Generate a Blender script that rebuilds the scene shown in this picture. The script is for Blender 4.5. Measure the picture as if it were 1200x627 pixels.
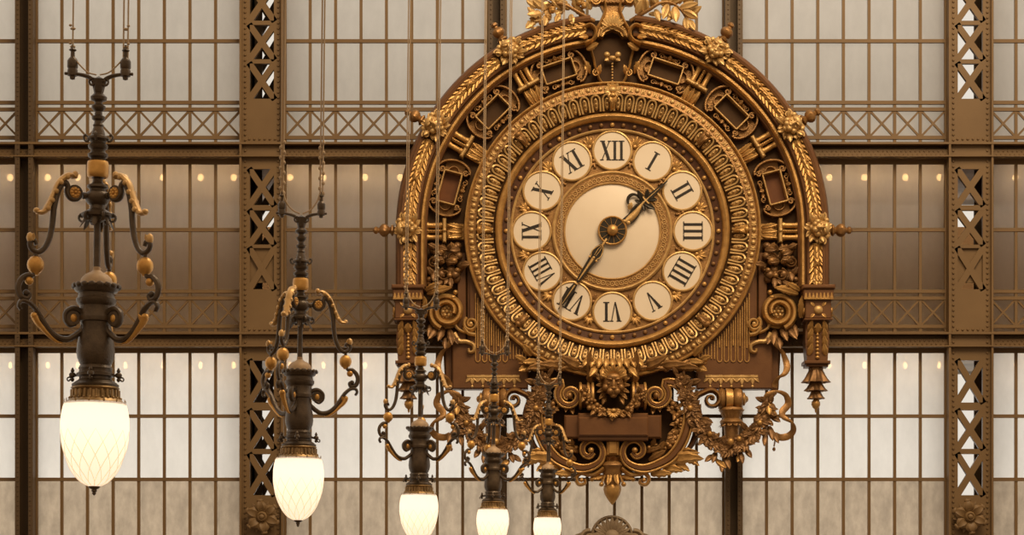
import bpy, bmesh, math, random
from mathutils import Matrix, Vector

# ------------------------------------------------------------------ camera, world, light, exposure
for o in list(bpy.data.objects):
    bpy.data.objects.remove(o)
scene = bpy.context.scene
COL = scene.collection
PI = math.pi
D2R = PI / 180
random.seed(7)
ZC = 4.0            # eye height
CAMY = -30.0        # camera distance to the glass wall (y = 0)

cam_data = bpy.data.cameras.new('camera')
cam_data.sensor_width = 36
cam_data.lens = 72
cam_data.shift_y = 386.5 / 1200
cam_data.clip_end = 300
cam = bpy.data.objects.new('camera', cam_data)
cam.location = (0, CAMY, ZC)
cam.rotation_euler = (PI / 2, 0, 0)
COL.objects.link(cam)
scene.camera = cam

world = bpy.data.worlds.new('world')
scene.world = world
world.use_nodes = True
wn = world.node_tree
wn.nodes.clear()
w_out = wn.nodes.new('ShaderNodeOutputWorld')
w_bg = wn.nodes.new('ShaderNodeBackground')
w_tc = wn.nodes.new('ShaderNodeTexCoord')
w_sep = wn.nodes.new('ShaderNodeSeparateXYZ')
wn.links.new(w_tc.outputs['Generated'], w_sep.inputs[0])
# height gradient of the hall: dim below, bright glass vault above
w_h = wn.nodes.new('ShaderNodeValToRGB')
w_h.color_ramp.elements[0].position = 0.30
w_h.color_ramp.elements[0].color = (0.17, 0.105, 0.055, 1)
w_h.color_ramp.elements[1].position = 0.80
w_h.color_ramp.elements[1].color = (0.80, 0.58, 0.37, 1)
w_m = wn.nodes.new('ShaderNodeMapRange')
w_m.inputs['From Min'].default_value = -1
w_m.inputs['From Max'].default_value = 1
wn.links.new(w_sep.outputs['Z'], w_m.inputs['Value'])
wn.links.new(w_m.outputs[0], w_h.inputs[0])
# daylight on the far side of the glass wall
w_b = wn.nodes.new('ShaderNodeMapRange')
w_b.inputs['From Min'].default_value = 0.0
w_b.inputs['From Max'].default_value = 0.15
wn.links.new(w_sep.outputs['Y'], w_b.inputs['Value'])
w_mix = wn.nodes.new('ShaderNodeMixRGB')
w_mix.inputs['Color2'].default_value = (0.98, 0.89, 0.77, 1)
wn.links.new(w_b.outputs[0], w_mix.inputs['Fac'])
wn.links.new(w_h.outputs[0], w_mix.inputs['Color1'])
wn.links.new(w_mix.outputs[0], w_bg.inputs['Color'])
w_bg.inputs['Strength'].default_value = 0.82
wn.links.new(w_bg.outputs[0], w_out.inputs['Surface'])


def area(name, loc, target, sx, sy, power, color):
    l = bpy.data.lights.new(name, 'AREA')
    l.shape = 'RECTANGLE'
    l.size, l.size_y = sx, sy
    l.energy = power
    l.color = color
    o = bpy.data.objects.new(name, l)
    o.location = loc
    d = Vector(target) - Vector(loc)
    o.rotation_euler = d.to_track_quat('-Z', 'Y').to_euler()
    COL.objects.link(o)
    return o


def zpx(py, y=0.0):
    return ZC + (700 - py) * (y - CAMY) / 2400


def xpx(px, y=0.0):
    return (px - 600) * (y - CAMY) / 2400


# daylight from the glass vault of the hall
area('vault_skylight', (6, -13, 22), (1.4, 0, 9), 12, 8, 3000, (1.0, 0.76, 0.48))
# daylight behind the three storeys of frosted glass
area('upper_storey_daylight', (0, 3.0, zpx(40)), (0, 0, zpx(40)), 22, 3.4, 44, (1.0, 0.80, 0.56))
area('middle_storey_daylight', (0, 3.0, zpx(232)), (0, 0, zpx(232)), 22, 0.9, 58, (1.0, 0.87, 0.80))
area('middle_pane_fill', (0, 0.9, zpx(192)), (0, 2.3, zpx(380)), 22, 0.25, 58, (1.0, 0.70, 0.40))  # unseen warm fill strip, added to brighten the lower middle panes
area('lower_storey_daylight', (0, 3.0, zpx(540)), (0, 0, zpx(540)), 22, 3.2, 255, (1.0, 0.985, 0.945))

scene.view_settings.view_transform = 'Standard'
scene.view_settings.look = 'None'
scene.view_settings.exposure = 0.0
scene.view_settings.gamma = 1.0
scene.view_settings.use_curve_mapping = False
scene.cycles.use_denoising = True
scene.cycles.max_bounces = 6
scene.cycles.transparent_max_bounces = 12
scene.cycles.sample_clamp_indirect = 4.0
scene.cycles.caustics_reflective = False
scene.cycles.caustics_refractive = False


# ------------------------------------------------------------------ materials
def mat(name, base, rough=0.5, metal=0.0, noise=0.0, nscale=6.0, base2=None, bump=0.0, bscale=40.0, spec=0.5):
    m = bpy.data.materials.new(name)
    m.use_nodes = True
    n = m.node_tree
    b = n.nodes['Principled BSDF']
    b.inputs['Roughness'].default_value = rough
    b.inputs['Metallic'].default_value = metal
    b.inputs['Specular IOR Level'].default_value = spec
    b.inputs['Base Color'].default_value = (*base, 1)
    tc = n.nodes.new('ShaderNodeTexCoord')
    if noise > 0:
        t = n.nodes.new('ShaderNodeTexNoise')
        t.inputs['Scale'].default_value = nscale
        t.inputs['Detail'].default_value = 5
        n.links.new(tc.outputs['Object'], t.inputs['Vector'])
        r = n.nodes.new('ShaderNodeValToRGB')
        r.color_ramp.elements[0].position = 0.5 - 0.3 * noise
        r.color_ramp.elements[1].position = 0.5 + 0.3 * noise
        b2 = base2 or tuple(c * 0.5 for c in base)
        r.color_ramp.elements[0].color = (*b2, 1)
        r.color_ramp.elements[1].color = (*base, 1)
        n.links.new(t.outputs['Fac'], r.inputs[0])
        n.links.new(r.outputs[0], b.inputs['Base Color'])
    if bump > 0:
        t2 = n.nodes.new('ShaderNodeTexNoise')
        t2.inputs['Scale'].default_value = bscale
        t2.inputs['Detail'].default_value = 3
        n.links.new(tc.outputs['Object'], t2.inputs['Vector'])
        bp = n.nodes.new('ShaderNodeBump')
        bp.inputs['Strength'].default_value = bump
        bp.inputs['Distance'].default_value = 0.02
        n.links.new(t2.outputs['Fac'], bp.inputs['Height'])
        n.links.new(bp.outputs[0], b.inputs['Normal'])
    return m


def glass_mat(name, color, transp, dark=0.86, nsc=2.2):
    m = bpy.data.materials.new(name)
    m.use_nodes = True
    n = m.node_tree
    n.nodes.clear()
    out = n.nodes.new('ShaderNodeOutputMaterial')
    tl = n.nodes.new('ShaderNodeBsdfTranslucent')
    tr = n.nodes.new('ShaderNodeBsdfTransparent')
    gl = n.nodes.new('ShaderNodeBsdfGlossy')
    gl.inputs['Roughness'].default_value = 0.35
    gl.inputs['Color'].default_value = (0.6, 0.55, 0.5, 1)
    tr.inputs['Color'].default_value = (0.85, 0.75, 0.62, 1)
    tc = n.nodes.new('ShaderNodeTexCoord')
    mp = n.nodes.new('ShaderNodeMapping')
    mp.inputs['Scale'].default_value = (1.6, 1.6, 0.8)
    t = n.nodes.new('ShaderNodeTexNoise')
    t.inputs['Scale'].default_value = nsc
    t.inputs['Detail'].default_value = 6
    t.inputs['Roughness'].default_value = 0.65
    n.links.new(tc.outputs['Object'], mp.inputs['Vector'])
    n.links.new(mp.outputs[0], t.inputs['Vector'])
    r = n.nodes.new('ShaderNodeValToRGB')
    r.color_ramp.elements[0].position = 0.25
    r.color_ramp.elements[1].position = 0.65
    r.color_ramp.elements[0].color = (*[c * dark for c in color], 1)
    r.color_ramp.elements[1].color = (*color, 1)
    n.links.new(t.outputs['Fac'], r.inputs[0])
    n.links.new(r.outputs[0], tl.inputs['Color'])
    m1 = n.nodes.new('ShaderNodeMixShader')
    m1.inputs[0].default_value = transp
    m2 = n.nodes.new('ShaderNodeMixShader')
    m2.inputs[0].default_value = 0.05
    n.links.new(tl.outputs[0], m1.inputs[1])
    n.links.new(tr.outputs[0], m1.inputs[2])
    n.links.new(m1.outputs[0], m2.inputs[1])
    n.links.new(gl.outputs[0], m2.inputs[2])
    n.links.new(m2.outputs[0], out.inputs['Surface'])
    return m


def emit_mat(name, color, strength, trans=None):
    m = bpy.data.materials.new(name)
    m.use_nodes = True
    n = m.node_tree
    n.nodes.clear()
    out = n.nodes.new('ShaderNodeOutputMaterial')
    e = n.nodes.new('ShaderNodeEmission')
    e.inputs['Color'].default_value = (*color, 1)
    e.inputs['Strength'].default_value = strength
    if trans:
        tl = n.nodes.new('ShaderNodeBsdfTranslucent')
        tl.inputs['Color'].default_value = (*trans, 1)
        a = n.nodes.new('ShaderNodeAddShader')
        n.links.new(e.outputs[0], a.inputs[0])
        n.links.new(tl.outputs[0], a.inputs[1])
        n.links.new(a.outputs[0], out.inputs['Surface'])
    else:
        n.links.new(e.outputs[0], out.inputs['Surface'])
    return m


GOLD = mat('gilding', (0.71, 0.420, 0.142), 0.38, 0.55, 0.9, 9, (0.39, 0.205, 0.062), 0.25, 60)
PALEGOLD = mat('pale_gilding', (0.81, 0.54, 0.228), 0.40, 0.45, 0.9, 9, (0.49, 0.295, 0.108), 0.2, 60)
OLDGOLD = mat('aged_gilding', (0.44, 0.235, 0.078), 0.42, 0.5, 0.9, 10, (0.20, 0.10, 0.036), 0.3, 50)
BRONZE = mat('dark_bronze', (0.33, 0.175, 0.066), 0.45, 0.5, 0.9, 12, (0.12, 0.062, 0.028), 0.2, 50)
WOOD = mat('brown_wood', (0.185, 0.083, 0.030), 0.42, 0.0, 0.9, 4, (0.125, 0.053, 0.020), 0.1, 30, 0.35)
DARKWOOD = mat('dark_wood', (0.082, 0.039, 0.012), 0.6, 0.0, 0.7, 4, (0.052, 0.024, 0.008), spec=0.2)
REDWOOD = mat('red_brown_recess', (0.19, 0.068, 0.019), 0.45, 0.0, 0.7, 5, (0.12, 0.042, 0.013), spec=0.3)
MAROON = mat('maroon_enamel', (0.125, 0.050, 0.022), 0.4, 0.1, 0.6, 14, spec=0.3)
ENAMEL = mat('cream_enamel', (0.87, 0.755, 0.61), 0.32, 0.0, 0.6, 2.5, (0.82, 0.70, 0.55))
INK = mat('black_enamel', (0.022, 0.016, 0.012), 0.35)
HANDBLACK = mat('blackened_steel', (0.03, 0.022, 0.013), 0.35, 0.3)
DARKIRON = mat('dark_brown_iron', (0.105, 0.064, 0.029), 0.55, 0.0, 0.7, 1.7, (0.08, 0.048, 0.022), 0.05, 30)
IRON = mat('brown_painted_iron', (0.200, 0.121, 0.050), 0.55, 0.0, 0.7, 1.7, (0.160, 0.094, 0.037), 0.05, 30)
LAMPIRON = mat('lamp_dark_metal', (0.115, 0.076, 0.043), 0.36, 0.35, 0.8, 20, (0.058, 0.038, 0.022), 0.15, 90)
LAMPGOLD = mat('lamp_gilding', (0.78, 0.44, 0.12), 0.38, 0.55, 0.8, 22, (0.52, 0.25, 0.06))
LAMPTAN = mat('lamp_pale_gilding', (0.72, 0.45, 0.18), 0.42, 0.4, 0.8, 22, (0.50, 0.29, 0.10))
LAMPBRASS = mat('lamp_brass', (0.50, 0.32, 0.14), 0.4, 0.6, 0.6, 22)
DOME = mat('dusty_dome', (0.52, 0.36, 0.21), 0.55, 0.1, 0.6, 15, (0.38, 0.25, 0.14))
CABLE = mat('tan_cable', (0.46, 0.33, 0.20), 0.7)
STONE = mat('grey_stone', (0.36, 0.27, 0.18), 0.7, 0.0, 0.8, 8, (0.26, 0.19, 0.12), 0.2, 40)
BLOCKER = mat('brown_blocker', (0.62, 0.42, 0.26), 0.8, 0.0, 0.8, 1.2, (0.52, 0.34, 0.20))
SLAB = mat('slab', (0.20, 0.15, 0.10), 0.8, 0.0, 0.5, 2)
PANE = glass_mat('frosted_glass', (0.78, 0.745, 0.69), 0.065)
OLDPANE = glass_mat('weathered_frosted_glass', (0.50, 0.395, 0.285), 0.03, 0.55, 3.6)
GLOBE = emit_mat('lit_opal_glass', (1.0, 0.82, 0.62), 0.40, (0.9, 0.82, 0.72))
RIB = emit_mat('cut_glass_rib', (1.0, 0.78, 0.55), 0.34, (0.62, 0.54, 0.44))
BULB = emit_mat('lit_bulb', (1.0, 0.62, 0.27), 18.0)


# ------------------------------------------------------------------ mesh builder
UVW = Matrix(((1, 0, 0, 0), (0, 0, -1, 0), (0, 1, 0, 0), (0, 0, 0, 1)))   # (right, up, towards viewer) -> world axes


def T(u=0, v=0, w=0, rot=0, sc=1, mir=False, tilt=0, yaw=0):
    m = Matrix.Translation((u, v, w)) @ Matrix.Rotation(rot * D2R, 4, 'Z')
    if yaw:
        m = m @ Matrix.Rotation(yaw * D2R, 4, 'Y')
    if tilt:
        m = m @ Matrix.Rotation(tilt * D2R, 4, 'X')
    m = m @ Matrix.Diagonal((sc, sc, sc, 1))
    if mir:
        m = Matrix.Diagonal((-1, 1, 1, 1)) @ m
    return m


MIR = Matrix.Diagonal((-1, 1, 1, 1))
I4 = Matrix.Identity(4)


def spline(pts, n=6, closed=False):
    P = [Vector(p) for p in pts]
    out = []
    k = len(P)
    rng = range(k if closed else k - 1)
    for i in rng:
        if closed:
            p0, p1, p2, p3 = P[(i - 1) % k], P[i], P[(i + 1) % k], P[(i + 2) % k]
        else:
            p1, p2 = P[i], P[i + 1]
            p0 = P[i - 1] if i > 0 else p1 * 2 - p2
            p3 = P[i + 2] if i + 2 < k else p2 * 2 - p1
        for j in range(n):
            t = j / n
            out.append(0.5 * (2 * p1 + (p2 - p0) * t + (2 * p0 - 5 * p1 + 4 * p2 - p3) * t * t + (3 * p1 - p0 - 3 * p2 + p3) * t ** 3))
    if not closed:
        out.append(P[-1])
    return out


def spiral(cx, cy, r0, r1, a0, turns, n=28):
    """points from radius r0 at angle a0 (deg) winding to r1 (turns>0 counter-clockwise)"""
    return [(cx + (r0 + (r1 - r0) * i / n) * math.cos(a0 * D2R + 2 * PI * turns * i / n),
             cy + (r0 + (r1 - r0) * i / n) * math.sin(a0 * D2R + 2 * PI * turns * i / n)) for i in range(n + 1)]


class MB:
    def __init__(s, scale=1.0, base=UVW):
        s.v, s.f = [], []
        s.S = base @ Matrix.Diagonal((scale, scale, scale, 1))
        s.M = I4

    def add(s, vs, fs, M=None):
        m = s.S @ s.M @ (M if M is not None else I4)
        o = len(s.v)
        s.v += [m @ Vector(p) for p in vs]
        s.f += [tuple(i + o for i in f) for f in fs]

    def box(s, x0, x1, y0, y1, z0, z1, M=None):
        vs = [(x, y, z) for z in (z0, z1) for y in (y0, y1) for x in (x0, x1)]
        s.add(vs, [(0, 2, 3, 1), (4, 5, 7, 6), (0, 1, 5, 4), (2, 6, 7, 3), (0, 4, 6, 2), (1, 3, 7, 5)], M)

    def cbox(s, x0, x1, y0, y1, z0, z1, c=1.0, M=None):
        """box with chamfered front edge (z1)"""
        vs = [(x0, y0, z0), (x1, y0, z0), (x1, y1, z0), (x0, y1, z0),
              (x0, y0, z1 - c), (x1, y0, z1 - c), (x1, y1, z1 - c), (x0, y1, z1 - c),
              (x0 + c, y0 + c, z1), (x1 - c, y0 + c, z1), (x1 - c, y1 - c, z1), (x0 + c, y1 - c, z1)]
        fs = [(3, 2, 1, 0), (8, 9, 10, 11)]
        for k in range(4):
            j = (k + 1) % 4
            fs += [(k, j, 4 + j, 4 + k), (4 + k, 4 + j, 8 + j, 8 + k)]
        s.add(vs, fs, M)

    def prism(s, poly, z0, z1, M=None):
        n = len(poly)
        vs = [(p[0], p[1], z0) for p in poly] + [(p[0], p[1], z1) for p in poly]
        fs = [tuple(range(n - 1, -1, -1)), tuple(range(n, 2 * n))]
        fs += [(i, (i + 1) % n, n + (i + 1) % n, n + i) for i in range(n)]
        s.add(vs, fs, M)

    def lathe(s, prof, n=24, M=None, axis='w', a0=0.0, a1=2 * PI, wob=None):
        full = abs(a1 - a0 - 2 * PI) < 1e-6
        k = n if full else n + 1
        vs = []
        for i in range(k):
            a = a0 + (a1 - a0) * i / n
            for (r, h) in prof:
                rr = r * (1 + (wob(a, h) if wob else 0))
                x, y = rr * math.cos(a), rr * math.sin(a)
                vs.append((x, y, h) if axis == 'w' else (x, h, -y))
        m = len(prof)
        fs = []
        for i in range(n):
            j = (i + 1) % k
            for q in range(m - 1):
                fs.append((i * m + q, j * m + q, j * m + q + 1, i * m + q + 1))
        if full:
            if prof[0][0] > 1e-5:
                fs.append(tuple(i * m for i in range(n))[::-1])
            if prof[-1][0] > 1e-5:
                fs.append(tuple(i * m + m - 1 for i in range(n)))
        s.add(vs, fs, M)

    def ring(s, prof, n=96, M=None, a0=0.0, a1=2 * PI):
        """closed (r,w) profile turned about the w axis"""
        full = abs(a1 - a0 - 2 * PI) < 1e-6
        k = n if full else n + 1
        m = len(prof)
        vs = []
        for i in range(k):
            a = a0 + (a1 - a0) * i / n
            vs += [(r * math.cos(a), r * math.sin(a), w) for r, w in prof]
        fs = []
        for i in range(n):
            j = (i + 1) % k
            for q in range(m):
                q2 = (q + 1) % m
                fs.append((i * m + q, j * m + q, j * m + q2, i * m + q2))
        if not full:
            fs.append(tuple(range(m)))
            fs.append(tuple((k - 1) * m + q for q in range(m))[::-1])
        s.add(vs, fs, M)

    def ell(s, c, r, nu=10, nv=7, M=None):
        if not hasattr(r, '__len__'):
            r = (r, r, r)
        vs = [(c[0], c[1], c[2] - r[2])]
        for j in range(1, nv):
            t = PI * j / nv
            for i in range(nu):
                a = 2 * PI * i / nu
                vs.append((c[0] + r[0] * math.sin(t) * math.cos(a), c[1] + r[1] * math.sin(t) * math.sin(a), c[2] - r[2] * math.cos(t)))
        vs.append((c[0], c[1], c[2] + r[2]))
        fs = [(0, 1 + (i + 1) % nu, 1 + i) for i in range(nu)]
        for j in range(nv - 2):
            for i in range(nu):
                a, b = 1 + j * nu + i, 1 + j * nu + (i + 1) % nu
                fs.append((a, b, b + nu, a + nu))
        L = len(vs) - 1
        o = 1 + (nv - 2) * nu
        fs += [(L, o + i, o + (i + 1) % nu) for i in range(nu)]
        s.add(vs, fs, M)

    def ptube(s, path, a, b, w=0.0, n=8, M=None, closed=False):
        """planar path (u,v) swept with an ellipse: a in the plane, b along w; a, b, w numbers or functions of t"""
        P = [Vector((p[0], p[1])) for p in path]
        k = len(P)
        vs = []
        fa = a if callable(a) else (lambda t: a)
        fb = b if callable(b) else (lambda t: b)
        fw = w if callable(w) else (lambda t: w)
        for i in range(k):
            if closed:
                d = P[(i + 1) % k] - P[i - 1]
            else:
                d = P[min(i + 1, k - 1)] - P[max(i - 1, 0)]
            if d.length < 1e-9:
                d = Vector((1, 0))
            d.normalize()
            nx, ny = -d.y, d.x
            t = i / max(1, k - 1)
            A, B, W = fa(t), fb(t), fw(t)
            for q in range(n):
                g = 2 * PI * q / n
                c, sn = math.cos(g), math.sin(g)
                vs.append((P[i].x + nx * A * c, P[i].y + ny * A * c, W + B * sn))
        fs = []
        for i in range(k if closed else k - 1):
            j = (i + 1) % k
            for q in range(n):
                q2 = (q + 1) % n
                fs.append((i * n + q, i * n + q2, j * n + q2, j * n + q))
        if not closed:
            fs.append(tuple(range(n))[::-1])
            fs.append(tuple((k - 1) * n + q for q in range(n)))
        s.add(vs, fs, M)

    def psweep(s, path, prof, M=None):
        """closed profile (offset to the left normal, w) swept along planar path with square ends"""
        P = [Vector((p[0], p[1])) for p in path]
        k, m = len(P), len(prof)
        vs = []
        for i in range(k):
            d = P[min(i + 1, k - 1)] - P[max(i - 1, 0)]
            d.normalize()
            for (o, w) in prof:
                vs.append((P[i].x - d.y * o, P[i].y + d.x * o, w))
        fs = []
        for i in range(k - 1):
            for q in range(m):
                q2 = (q + 1) % m
                fs.append((i * m + q, i * m + q2, (i + 1) * m + q2, (i + 1) * m + q))
        fs.append(tuple(range(m))[::-1])
        fs.append(tuple((k - 1) * m + q for q in range(m)))
        s.add(vs, fs, M)

    def tube(s, path, r, n=8, M=None):
        P = [Vector(p) for p in path]
        k = len(P)
        fr = r if callable(r) else (lambda t: r)
        vs = []
        up = None
        for i in range(k):
            d = (P[min(i + 1, k - 1)] - P[max(i - 1, 0)]).normalized()
            if up is None:
                up = Vector((0, 0, 1)) if abs(d.z) < 0.9 else Vector((1, 0, 0))
            up = (up - d * up.dot(d)).normalized()
            sd = d.cross(up)
            R = fr(i / max(1, k - 1))
            for q in range(n):
                g = 2 * PI * q / n
                vs.append(P[i] + (sd * math.cos(g) + up * math.sin(g)) * R)
        fs = []
        for i in range(k - 1):
            for q in range(n):
                q2 = (q + 1) % n
                fs.append((i * n + q, i * n + q2, (i + 1) * n + q2, (i + 1) * n + q))
        fs.append(tuple(range(n))[::-1])
        fs.append(tuple((k - 1) * n + q for q in range(n)))
        s.add(vs, fs, M)

    def leaf(s, L, W, M=None, lift=0.25, curl=0.3, lobes=0, n=9, thick=0.08, bend=0.0):
        """leaf along +v, width in u, raised towards w; lobes>0 gives an acanthus edge"""
        vs = []
        for i in range(n + 1):
            t = i / n
            wd = W * (math.sin(PI * min(1, t * 0.92 + 0.08)) ** 0.75) * (1 - 0.25 * t)
            if lobes:
                wd *= 0.72 + 0.28 * abs(math.sin(PI * lobes * t + 0.3))
            z = L * (lift * math.sin(PI * t * 0.75) + curl * t * t * t)
            y = L * (t - 0.25 * curl * t ** 3)
            x0 = bend * L * t * t
            th = max(thick * W, 0.25)
            g = 0.28 * wd
            vs += [(x0 - wd, y, z), (x0 - wd * 0.5, y, z + g + th), (x0, y, z + 0.35 * g + th),
                   (x0 + wd * 0.5, y, z + g + th), (x0 + wd, y, z), (x0, y, z - th)]
        fs = []
        for i in range(n):
            for q in range(6):
                q2 = (q + 1) % 6
                fs.append((i * 6 + q, i * 6 + q2, (i + 1) * 6 + q2, (i + 1) * 6 + q))
        fs.append(tuple(range(6))[::-1])
        fs.append(tuple(n * 6 + q for q in range(6)))
        s.add(vs, fs, M)

    def rosette(s, r, petals=6, M=None, h=0.35):
        s.lathe([(r * 0.95, 0), (r * 0.9, h * r * 0.3), (r * 0.3, h * r * 0.35), (0, h * r * 0.35)], 18, M)
        for k in range(petals):
            a = 2 * PI * k / petals
            s.ell((0.58 * r * math.cos(a), 0.58 * r * math.sin(a), h * r * 0.35), (0.30 * r, 0.30 * r, h * r * 0.55), 8, 5, M)
        s.ell((0, 0, h * r * 0.5), (0.27 * r, 0.27 * r, h * r * 0.8), 10, 6, M)

    def build(s, name, m, parent=None, angle=42, flat=False):
        me = bpy.data.meshes.new(name)
        me.from_pydata(s.v, [], s.f)
        bm = bmesh.new()
        bm.from_mesh(me)
        bmesh.ops.recalc_face_normals(bm, faces=bm.faces)
        bm.to_mesh(me)
        bm.free()
        me.materials.append(m)
        if not flat:
            me.polygons.foreach_set('use_smooth', [True] * len(me.polygons))
            me.set_sharp_from_angle(angle=angle * D2R)
        me.update()
        o = bpy.data.objects.new(name, me)
        COL.objects.link(o)
        if parent:
            o.parent = parent
        return o


def thing(name, label, cat, loc=(0, 0, 0), group=None, kind=None):
    o = bpy.data.objects.new(name, None)
    o.empty_display_size = 0.2
    COL.objects.link(o)
    o.location = loc
    return tag(o, label, cat, group, kind)


def tag(o, label, cat=None, group=None, kind=None):
    o['label'] = label
    if cat:
        o['category'] = cat
    if group:
        o['group'] = group
    if kind:
        o['kind'] = kind
    return o


# ------------------------------------------------------------------ the glass wall
ID = Matrix.Identity(4)
# bays: (left px, right px, panes)
BAYS = [(-221, 22, 8), (43, 283, 8), (334, 572, 8), (592, 848, 8), (868, 1108, 8), (1160, 1400, 8)]
ROWS = [(-121, 171), (193, 392), (414, 770)]
BAYN = ['far left', 'left', 'second from left', 'middle', 'fourth from left', 'far right']
ROWN = ['cream upper', 'brown middle', 'bright lower']


def wbox(m, px0, px1, py0, py1, y0, y1):
    m.box(xpx(px0), xpx(px1), y0, y1, zpx(py1), zpx(py0))


def wbar(m, a, b, wd, y0, y1):
    """straight bar between two pixels on the wall plane"""
    d = Vector((b[0] - a[0], b[1] - a[1])).normalized()
    nx, ny = -d.y * wd / 2, d.x * wd / 2
    q = [(a[0] + nx, a[1] + ny), (b[0] + nx, b[1] + ny), (b[0] - nx, b[1] - ny), (a[0] - nx, a[1] - ny)]
    vs = [(xpx(p[0]), y, zpx(p[1])) for y in (y0, y1) for p in q]
    m.add(vs, [(0, 1, 2, 3), (7, 6, 5, 4), (0, 4, 5, 1), (1, 5, 6, 2), (2, 6, 7, 3), (3, 7, 4, 0)])


k = 0
for r, (ry0, ry1) in enumerate(ROWS):
    for b, (bx0, bx1, npn) in enumerate(BAYS):
        k += 1
        w = thing('window_%d' % k, '%s frosted glass window in the %s bay of the iron wall' % (ROWN[r], BAYN[b]), 'window',
                  (xpx((bx0 + bx1) / 2), 0, zpx(ry1)), kind='structure')
        inv = Matrix.Translation(-Vector(w.location))
        pitch = (bx1 - bx0) / npn
        lat = ry1 - 40 if r < 2 else None            # top of the lattice band
        hb = [ry1 - 122, ry1 - 50, ry1 - 42, ry1 - 9, ry1 - 1] if r < 2 else [488, 562, 700]
        if r == 0:
            hb = [-22] + hb
        g = MB(base=inv)
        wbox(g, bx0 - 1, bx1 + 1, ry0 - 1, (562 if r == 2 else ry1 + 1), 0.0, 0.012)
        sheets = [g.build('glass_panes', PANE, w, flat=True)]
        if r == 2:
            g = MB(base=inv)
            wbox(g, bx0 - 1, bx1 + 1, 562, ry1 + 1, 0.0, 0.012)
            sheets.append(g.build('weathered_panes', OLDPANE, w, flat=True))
        # the sheet's back face lets the daylight in: keep the front face only as the frosted one
        for po in sheets:
            bm = bmesh.new(); bm.from_mesh(po.data)
            bm.faces.ensure_lookup_table()
            bmesh.ops.delete(bm, geom=[f for f in bm.faces if f.normal.y > -0.5], context='FACES')
            bm.to_mesh(po.data); bm.free()
        g = MB(base=inv)
        for i in range(1, npn):
            x = bx0 + pitch * i
            wbox(g, x - 1.7, x + 1.7, ry0, ry1, -0.045, -0.004)
        for y in hb:
            wbox(g, bx0, bx1, y - 2.0, y + 2.0, -0.055, -0.004)
        wbox(g, bx0, bx0 + 2, ry0, ry1, -0.05, -0.004)
        wbox(g, bx1 - 2, bx1, ry0, ry1, -0.05, -0.004)
        g.build('glazing_bars', IRON, w, flat=True)
        if lat is not None:
            g = MB(base=inv)
            for i in range(npn):
                x0, x1 = bx0 + pitch * i + 1.5, bx0 + pitch * (i + 1) - 1.5
                wbar(g, (x0, lat), (x1, ry1 - 11), 2.4, -0.040, -0.008)
                wbar(g, (x1, lat), (x0, ry1 - 11), 2.4, -0.042, -0.010)
            g.build('lattice_band', IRON, w, flat=True)

# storey beams
def rivet(m, x, y, z, r, up=False):
    vs, fs = [], []
    n = 6
    vs = [(x + r * math.cos(2 * PI * i / n), y, z + r * math.sin(2 * PI * i / n)) for i in range(n)]
    vs += [(x + 0.6 * r * math.cos(2 * PI * i / n), y - 0.8 * r, z + 0.6 * r * math.sin(2 * PI * i / n)) for i in range(n)]
    fs = [(i, (i + 1) % n, n + (i + 1) % n, n + i) for i in range(n)] + [tuple(range(n, 2 * n))]
    m.add(vs, fs)


for bi, y0 in enumerate((171, 392)):
    bo = thing('trim_%d' % (bi + 1), ['upper', 'lower'][bi] + ' riveted brown iron beam running across the glass wall', 'beam',
               (0, 0, zpx(y0 + 22)), kind='structure')
    inv = Matrix.Translation(-Vector(bo.location))
    g = MB(base=inv)
    wbox(g, -221, 1400, y0 + 0, y0 + 22, -0.02, 0.10)           # web
    wbox(g, -221, 1400, y0 - 0.5, y0 + 2.0, -0.24, -0.02)       # top flange
    wbox(g, -221, 1400, y0 + 6.5, y0 + 15.5, -0.15, -0.12)      # riveted plate
    wbox(g, -221, 1400, y0 + 15.0, y0 + 16.6, -0.25, -0.02)     # bottom flange
    g.build('girder', IRON, bo, flat=True)
    g = MB(base=inv)
    x = -215
    while x < 1395:
        rivet(g, xpx(x), -0.15, zpx(y0 + 9), 0.014)
        rivet(g, xpx(x + 2.7), -0.15, zpx(y0 + 12.6), 0.014)
        x += 5.4
    g.build('rivets', IRON, bo)

# plain columns
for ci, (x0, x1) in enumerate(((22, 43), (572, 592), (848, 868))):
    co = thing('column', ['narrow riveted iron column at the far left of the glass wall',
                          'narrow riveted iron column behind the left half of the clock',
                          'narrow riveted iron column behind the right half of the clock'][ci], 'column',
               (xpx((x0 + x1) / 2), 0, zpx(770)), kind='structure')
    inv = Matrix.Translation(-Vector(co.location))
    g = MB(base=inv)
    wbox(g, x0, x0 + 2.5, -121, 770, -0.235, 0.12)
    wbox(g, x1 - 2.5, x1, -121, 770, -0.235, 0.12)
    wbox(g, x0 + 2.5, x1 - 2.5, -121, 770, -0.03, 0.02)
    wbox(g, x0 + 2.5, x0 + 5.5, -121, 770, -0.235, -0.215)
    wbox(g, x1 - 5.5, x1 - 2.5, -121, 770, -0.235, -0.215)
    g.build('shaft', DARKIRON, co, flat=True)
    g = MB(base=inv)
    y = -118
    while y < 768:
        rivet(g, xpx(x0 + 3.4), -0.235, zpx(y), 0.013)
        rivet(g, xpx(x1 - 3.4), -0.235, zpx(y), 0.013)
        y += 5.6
    g.build('rivets', DARKIRON, co)

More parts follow.
